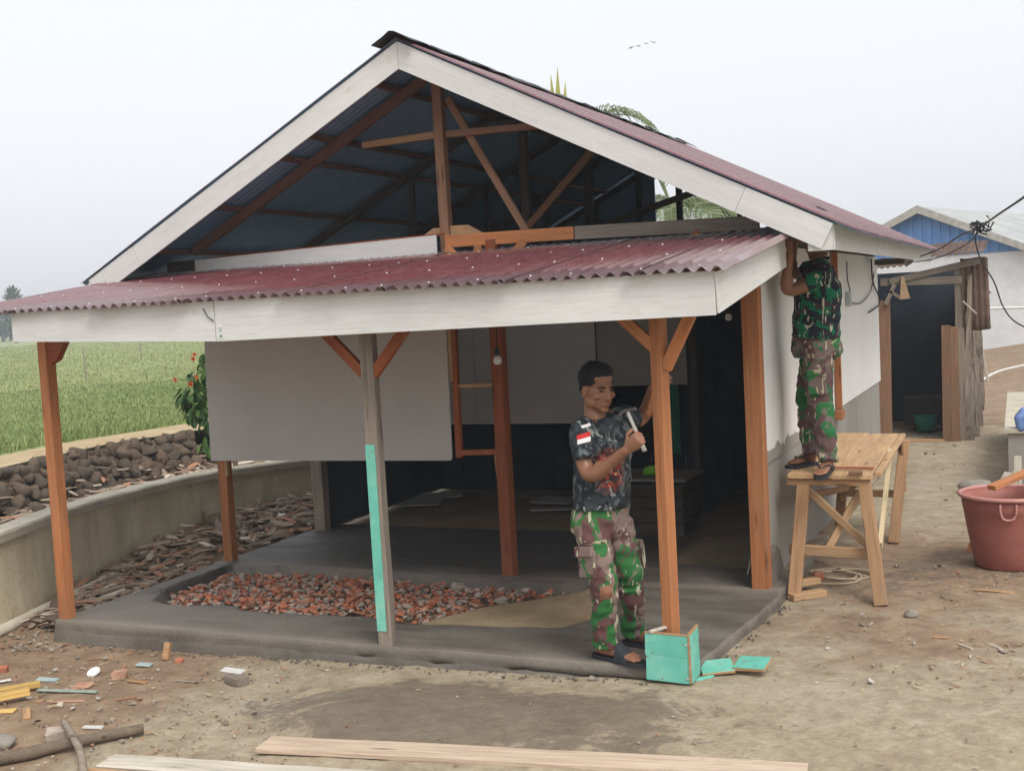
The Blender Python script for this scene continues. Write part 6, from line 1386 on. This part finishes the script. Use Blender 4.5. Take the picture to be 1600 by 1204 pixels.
HS = 1.09
def person(label, J, mats, kind, group='men working on the house'):
    zf = J['zf']; body = MB()
    lat_s = (J['shL']-J['shR']).normalized(); lat_h = (J['hipL']-J['hipR']).normalized(); hipc = (J['hipL']+J['hipR'])/2; shc = (J['shL']+J['shR'])/2
    upv = (shc-hipc).normalized(); frt_s = lat_s.cross(upv).normalized(); frt_h = lat_h.cross(upv).normalized()
    if frt_s.dot(J['face']) < 0: frt_s = -frt_s; frt_h = -frt_h
    H = (shc-hipc).length
    def sec(t, hw, hd, fo=0.0):
        lt = (lat_h.lerp(lat_s, max(0, min(1, t)))).normalized(); ft = (frt_h.lerp(frt_s, max(0, min(1, t)))).normalized()
        return (hipc.lerp(shc, t)+ft*fo, lt, ft, hw*J.get('tw', 1.0), hd*J.get('td', 1.0))
    # --- the body: one continuous surface
    rings(body, [sec(-0.10, 0.11, 0.075), sec(0.05, 0.148, 0.098), sec(0.25, 0.138, 0.088), sec(0.45, 0.132, 0.085), sec(0.7, 0.150, 0.095), sec(0.9, 0.160, 0.088), sec(1.03, 0.13, 0.065), sec(1.10, 0.07, 0.055)])
    hc, hf = J['head'], J['face'].normalized(); hu = J.get('hup', Vector((0, 0, 1))); hl = hu.cross(hf).normalized(); hu = hf.cross(hl).normalized()
    head_parts(body, hc, hf, hl, hu, J['neck'])
    for s in 'RL':
        limbtube(body, [J['neck'].lerp(J['sh'+s], 0.45), J['sh'+s], J['el'+s], J['wr'+s]], [0.06, 0.055, 0.042, 0.027] if kind == 'A' else [0.06, 0.054, 0.043, 0.028], 16, 8)
        ell(body, J['sh'+s].lerp(J['el'+s], 0.45), (lat_s, frt_s, upv), (0.045, 0.045, 0.06)); ell(body, J['el'+s].lerp(J['wr'+s], 0.25), (lat_s, frt_s, upv), (0.036, 0.036, 0.040))
        hd_ = J['ha'+s]; hand(body, J['wr'+s], hd_[0], hd_[1], hd_[2], hd_[3])
        limbtube(body, [J['hip'+s], J['hip'+s].lerp(J['kn'+s], 0.5), J['kn'+s], J['kn'+s].lerp(J['an'+s], 0.35), J['an'+s]], [0.085, 0.075, 0.055, 0.053, 0.037])
        J['foot'+s] = foot(body, J['an'+s], J['he'+s], J['to'+s], zf)
    per = mesh_obj('person', remesh(body, 'person', 0.0052, 2), 'skin'); tag(per, label, 'person', group)
    # --- face details and hair
    hf, hl, hu = hf*HS, hl*HS, hu*HS; fr = (hf, hl, hu)
    for s in (-1, 1):
        e = MB(); ell(e, hc+hf*0.0855+hl*(s*0.031)+hu*0.0035, fr, (0.007, 0.0135, 0.0048), 10); e.build('eye', 'eye_dark', per, smooth_=True)
        e = MB(); e.tube([hc+hf*0.094+hl*(s*0.012)+hu*0.020, hc+hf*0.0935+hl*(s*0.032)+hu*0.0265, hc+hf*0.079+hl*(s*0.052)+hu*0.020], [0.0035, 0.0050, 0.0025], 7); e.build('eyebrow', 'hair_black', per, smooth_=True)
    e = MB(); ell(e, hc+hf*0.0885+hu*(-0.0605), fr, (0.0135, 0.0225, 0.0048), 10); ell(e, hc+hf*0.0865+hu*(-0.0705), fr, (0.0138, 0.0195, 0.0060), 10); e.build('lips', 'lip', per, smooth_=True)
    hm = MB(); ell(hm, hc-hf*0.020+hu*0.052, fr, (0.099, 0.080, 0.084), 24); ell(hm, hc+hf*0.028+hu*0.088, fr, (0.058, 0.062, 0.045), 18); ell(hm, hc-hf*0.055+hu*0.0, fr, (0.050, 0.064, 0.052), 18)
    hme = remesh(hm, 'hair', 0.006, 1, lambda c: 0.0030*mnoise.noise(c*60)+0.002*mnoise.noise(c*140)); hv_ = [(v.co.copy(), v.normal.copy()) for v in hme.vertices]; pl = [tuple(p.vertices) for p in hme.polygons]; hb = MB(); hb.v = [tuple(c) for c, n in hv_]; hb.f = pl; hb.mi = [0]*len(pl)
    for _ in range(5000):        # short strands
        c, n = random.choice(hv_); j = Vector((random.gauss(0, 1), random.gauss(0, 1), random.gauss(0, 1)))*0.003; d_ = (n*0.7 - hu*0.45 + hf*0.25 + j*80).normalized(); s_ = d_.cross(n+j).normalized()*0.0009; q = c+j
        hb.add([q-s_, q+s_, q+d_*random.uniform(0.005, 0.011)], [(0, 1, 2)])
    hb.build('hair', 'hair_black', per, smooth_=True, fix=False)
    # --- shirt
    sh = MB(); w_ = 1.0
    rings(sh, [sec(J.get('hem', 0.02), 0.168, 0.118, 0.008), sec(0.12, 0.166, 0.116, 0.008), sec(0.32, 0.158, 0.110, 0.006), sec(0.5, 0.156, 0.108, 0.006), sec(0.7, 0.168, 0.114, 0.004), sec(0.88, 0.172, 0.102), sec(1.0, 0.150, 0.080), sec(1.07, 0.10, 0.070), sec(1.115, 0.068, 0.066)])
    for s in 'RL':
        a, b = J['sh'+s], J['el'+s]; L = J.get('sleeve'+s, 0.62); dn = (b-a)
        limbtube(sh, [J['neck'].lerp(a, 0.5), a, a.lerp(b, L*0.5), a.lerp(b, L)], [0.07, 0.078, 0.074, 0.072], 18)
    som = remesh(sh, 'shirt', 0.0075, 3, folds(0.0095, 8, 5)); shirt = mesh_obj('shirt', som, mats[0], per)
    # collar
    col_ = MB(); cc = J['neck']+Vector((0, 0, 0.012 if kind == 'A' else -0.012)); pts = [cc + lat_s*(0.066*math.cos(a))+frt_s*(0.066*math.sin(a)) + upv*(-0.014*math.sin(a)) for a in [2*math.pi*i/20 for i in range(21)]]
    col_.tube(pts, [(0.009, 0.012)]*21, 8, caps=False); col_.build('collar', 'black_rubber' if kind == 'A' else mats[0], shirt, smooth_=True)
    # --- trousers
    tr = MB()
    rings(tr, [sec(J.get('waist', 0.10), 0.150, 0.105), sec(0.0, 0.165, 0.118), sec(-0.10, 0.165, 0.120), sec(-0.20, 0.14, 0.10)])
    for s in 'RL':
        hp, kn, an = J['hip'+s], J['kn'+s], J['an'+s]
        limbtube(tr, [hp+Vector((0, 0, 0.02)), hp.lerp(kn, 0.45), kn, kn.lerp(an, 0.5), an+Vector((0, 0, -0.015))], [0.100, 0.094, 0.077, 0.073, 0.066] if kind == 'A' else [0.105, 0.101, 0.082, 0.076, 0.066], 18, 8)
    tro = mesh_obj('trousers', remesh(tr, 'trousers', 0.008, 3, folds(0.0125, 8.5, 5.0)), mats[1], per)
    for s in 'RL':
        hp, kn = J['hip'+s], J['kn'+s]; dn = (kn-hp).normalized(); out_ = (lat_h*(1 if s == 'L' else -1)); c_ = hp.lerp(kn, 0.66)+out_*0.094 + frt_h*0.01
        mwp = Matrix((( *(frt_h), c_.x), (*(out_), c_.y), (*(-dn), c_.z), (0, 0, 0, 1)))
        mwp = Matrix(((frt_h.x, out_.x, -dn.x, c_.x), (frt_h.y, out_.y, -dn.y, c_.y), (frt_h.z, out_.z, -dn.z, c_.z), (0, 0, 0, 1)))
        mesh_obj('pocket', box_mesh('pocket', 0.125, 0.018, 0.145, 0.008, 0.003), mats[1], tro, mwp); mesh_obj('pocket_flap', box_mesh('pocket_flap', 0.135, 0.027, 0.055, 0.006, 0.002), mats[1], tro, mwp @ Matrix.Translation((0, 0.003, 0.068)))
    # --- sandals
    for s in 'RL':
        h, d, L = J['foot'+s]; b = MB(); sandal_sole(b, h, d, L, zf-0.020, 0.022); so = b.build('sandal', 'black_rubber', per)
        sd_ = Vector((-d.y, d.x, 0)); b = MB()
        if kind == 'A':
            V = []; F = []; m = 12
            for q in range(5):
                for i in range(m+1):
                    a = math.pi*i/m; V.append(h+d*(L*(0.50+0.27*q/4))+sd_*((0.053 if q < 3 else 0.050)*math.cos(a))+Vector((0, 0, -0.006+(0.094-0.012*q)*math.sin(a)**0.75)))
            for q in range(4):
                for i in range(m): F.append((q*(m+1)+i, q*(m+1)+i+1, (q+1)*(m+1)+i+1, (q+1)*(m+1)+i))
            nb = len(V); V += [v-Vector((0, 0, 0.006)) for v in V]; F += [tuple(i+nb for i in f[::-1]) for f in F]; b.add(V, F); b.build('strap', 'black_rubber', so, smooth_=True, fix=False)
        else:
            tp_ = h+d*(L*0.80)+Vector((0, 0, 0.034))
            for sg in (-1, 1): b.tube(catmull([tp_, h+d*(L*0.62)+sd_*(sg*0.034)+Vector((0, 0, 0.052)), h+d*(L*0.40)+sd_*(sg*0.044)+Vector((0, 0, 0.006))], 6), 0.0058, 7)
            b.tube([tp_+Vector((0, 0, 0.003)), tp_-Vector((0, 0, 0.03))], 0.005, 6); b.build('strap', 'black_rubber', so, smooth_=True)
    return per, shirt, tro, lat_s, frt_s, upv

# the man hammering at the porch corner post
ZA = SZ+0.022
face = Vector((math.cos(R(-37)), math.sin(R(-37)), -0.14))
JA = dict(zf=ZA, face=face, head=ony(933, 607, 6.10), neck=ony(930, 655, 6.12), shR=ony(909, 676, 6.00), shL=ony(975, 655, 6.26), elR=ony(922, 741, 5.90), wrR=ony(981, 701, 5.82), elL=ony(1003, 652, 6.46), wrL=ony(1019, 607, 6.27),
          hipR=ony(920, 812, 6.04), hipL=ony(957, 808, 6.20), knR=ony(943, 912, 6.00), knL=ony(983, 900, 6.22), anR=onz(945, 1004, ZA+0.075), anL=onz(989, 983, ZA+0.075),
          heR=onz(933, 1020, ZA), toR=onz(1005, 1035, ZA), heL=onz(980, 999, ZA), toL=onz(1048, 1012, ZA), hem=0.15, sleeveR=0.66, sleeveL=0.45, waist=0.24, tw=1.12, td=1.05)
dR = (JA['wrR']-JA['elR']).normalized(); JA['haR'] = (dR+Vector((0, 0, 0.15)), Vector((-0.1, 1.0, 0.1)), 1, (1.15, 1.45, 0.9))
dL = (JA['wrL']-JA['elL']).normalized(); JA['haL'] = (dL+Vector((0.25, 0, 0)), Vector((1.0, 0.2, 0.0)), 1, (0.5, 0.8, 0.6))
per, shirt, tro, la, fa, ua = person('man in dark camouflage shirt and camouflage trousers hammering at the porch corner post', JA, ('shirt_dark', 'camo_trousers'), 'A')
# flag patch on his sleeve: red over white
fp = ony(911, 688, 5.80); vdir = (CAM-fp).normalized()
def patch(px0, py0, px1, py1, Y0, Y1, bulge, mat, name, parent, rows=3, cols=6):
    V = []; F = []
    for j in range(rows+1):
        for i in range(cols+1):
            u, v = i/cols, j/rows; Y = Y0+(Y1-Y0)*u - bulge*math.sin(math.pi*u); V.append(ony(px0+(px1-px0)*u, py0+(py1-py0)*v - 5*u, Y))
    for j in range(rows):
        for i in range(cols): F.append((j*(cols+1)+i, j*(cols+1)+i+1, (j+1)*(cols+1)+i+1, (j+1)*(cols+1)+i))
    mb = MB(); mb.add(V, F); me = mb.mesh(name, False); o = mesh_obj(name, me, mat, parent)
    return o
def wrap_to(o, target, off=0.003):
    sw_ = o.modifiers.new('wrap', 'SHRINKWRAP'); sw_.target = target; sw_.wrap_method = 'PROJECT'; sw_.use_negative_direction = True; sw_.use_positive_direction = True; sw_.offset = off; sw_.wrap_mode = 'ABOVE_SURFACE'
    so = o.modifiers.new('thick', 'SOLIDIFY'); so.thickness = 0.002; so.offset = 1.0
wrap_to(patch(901, 681, 921, 688, 5.88, 5.90, 0.0, 'flag_red', 'flag_patch_red', shirt), shirt)
wrap_to(patch(902, 688, 922, 695, 5.88, 5.90, 0.0, 'flag_white', 'flag_patch_white', shirt), shirt)
wrap_to(patch(940, 668, 949, 672, 5.9, 5.95, 0.0, 'flag_white', 'name_tape', shirt, 2, 3), shirt)
# torn knee
wrap_to(patch(943, 920, 961, 942, 5.88, 5.92, 0.0, 'skin', 'torn_knee', tro, 6, 6), tro)
# hammer in his fist
hw0 = JA['wrR'] + (dR+Vector((0, 0, 0.15))).normalized()*0.086 + Vector((-0.1, 1.0, 0.1)).normalized()*0.026
hd = (CU*1.0 - CR*0.40 + CF*0.45).normalized(); hm = root('hammer', 'claw hammer held up in the hammering man\'s fist', 'hammer', hw0)
mb = MB(); mb.tube([hw0-hd*0.075, hw0-hd*0.02, hw0+hd*0.08, hw0+hd*0.16], [(0.014, 0.010), (0.013, 0.010), (0.010, 0.008), (0.011, 0.008)], 10); mb.build('handle', 'plaster_smear', hm, smooth_=True)
ht = hw0+hd*0.165; cr_ = (CR*0.9+CF*0.4); cr_ = (cr_-hd*cr_.dot(hd)).normalized()
mb = MB(); mb.tube([ht+cr_*0.055, ht+cr_*0.045, ht+cr_*0.04, ht+cr_*0.012, ht-cr_*0.012, ht-cr_*0.04-hd*0.006, ht-cr_*0.065-hd*0.022], [0.014, 0.0145, 0.010, 0.012, 0.012, (0.012, 0.007), (0.013, 0.003)], 12); mb.build('head', 'dark_metal', hm, smooth_=True)
# the short batten he holds against the post
beam('batten', ony(1016, 648, 6.15), ony(1030, 590, 6.12), 0.03, 0.04, 'timber_orange'); tag(COL.objects[-1], 'short orange batten held against the porch corner post', 'batten')

# the man standing on the bench
ZB = bt+0.024
fB = Vector((-0.97, 0.16, 0.22))
JB = dict(zf=ZB, face=fB, head=ony(1266, 356, 8.42), neck=ony(1281, 404, 8.42), shL=ony(1282, 432, 8.26), shR=ony(1278, 424, 8.56), elL=ony(1231, 452, 8.16), wrL=ony(1234, 396, 8.10), elR=ony(1238, 424, 8.62), wrR=ony(1241, 378, 8.46),
          hipL=ony(1275, 538, 8.33), hipR=ony(1277, 536, 8.55), knL=ony(1283, 628, 8.31), knR=ony(1262, 622, 8.56), anL=onz(1294, 717, ZB+0.075), anR=onz(1269, 708, ZB+0.075),
          heL=onz(1297, 727, ZB), toL=onz(1280, 745, ZB), heR=onz(1274, 721, ZB), toR=onz(1234, 727, ZB), hem=0.10, sleeveR=0.55, sleeveL=0.50, waist=0.16, td=1.45, tw=1.1)
JB['haL'] = (Vector((0.02, -0.05, 1)), Vector((-1, 0.2, 0)), -1, (0.35, 0.5, 0.4)); JB['haR'] = (Vector((-0.1, -0.1, 1)), Vector((-0.6, -0.8, 0)), 1, (0.4, 0.6, 0.4))
person('man in green camouflage shirt on the bench reaching up under the gable fascia', JB, ('shirt_green', 'camo_trousers_b'), 'B')
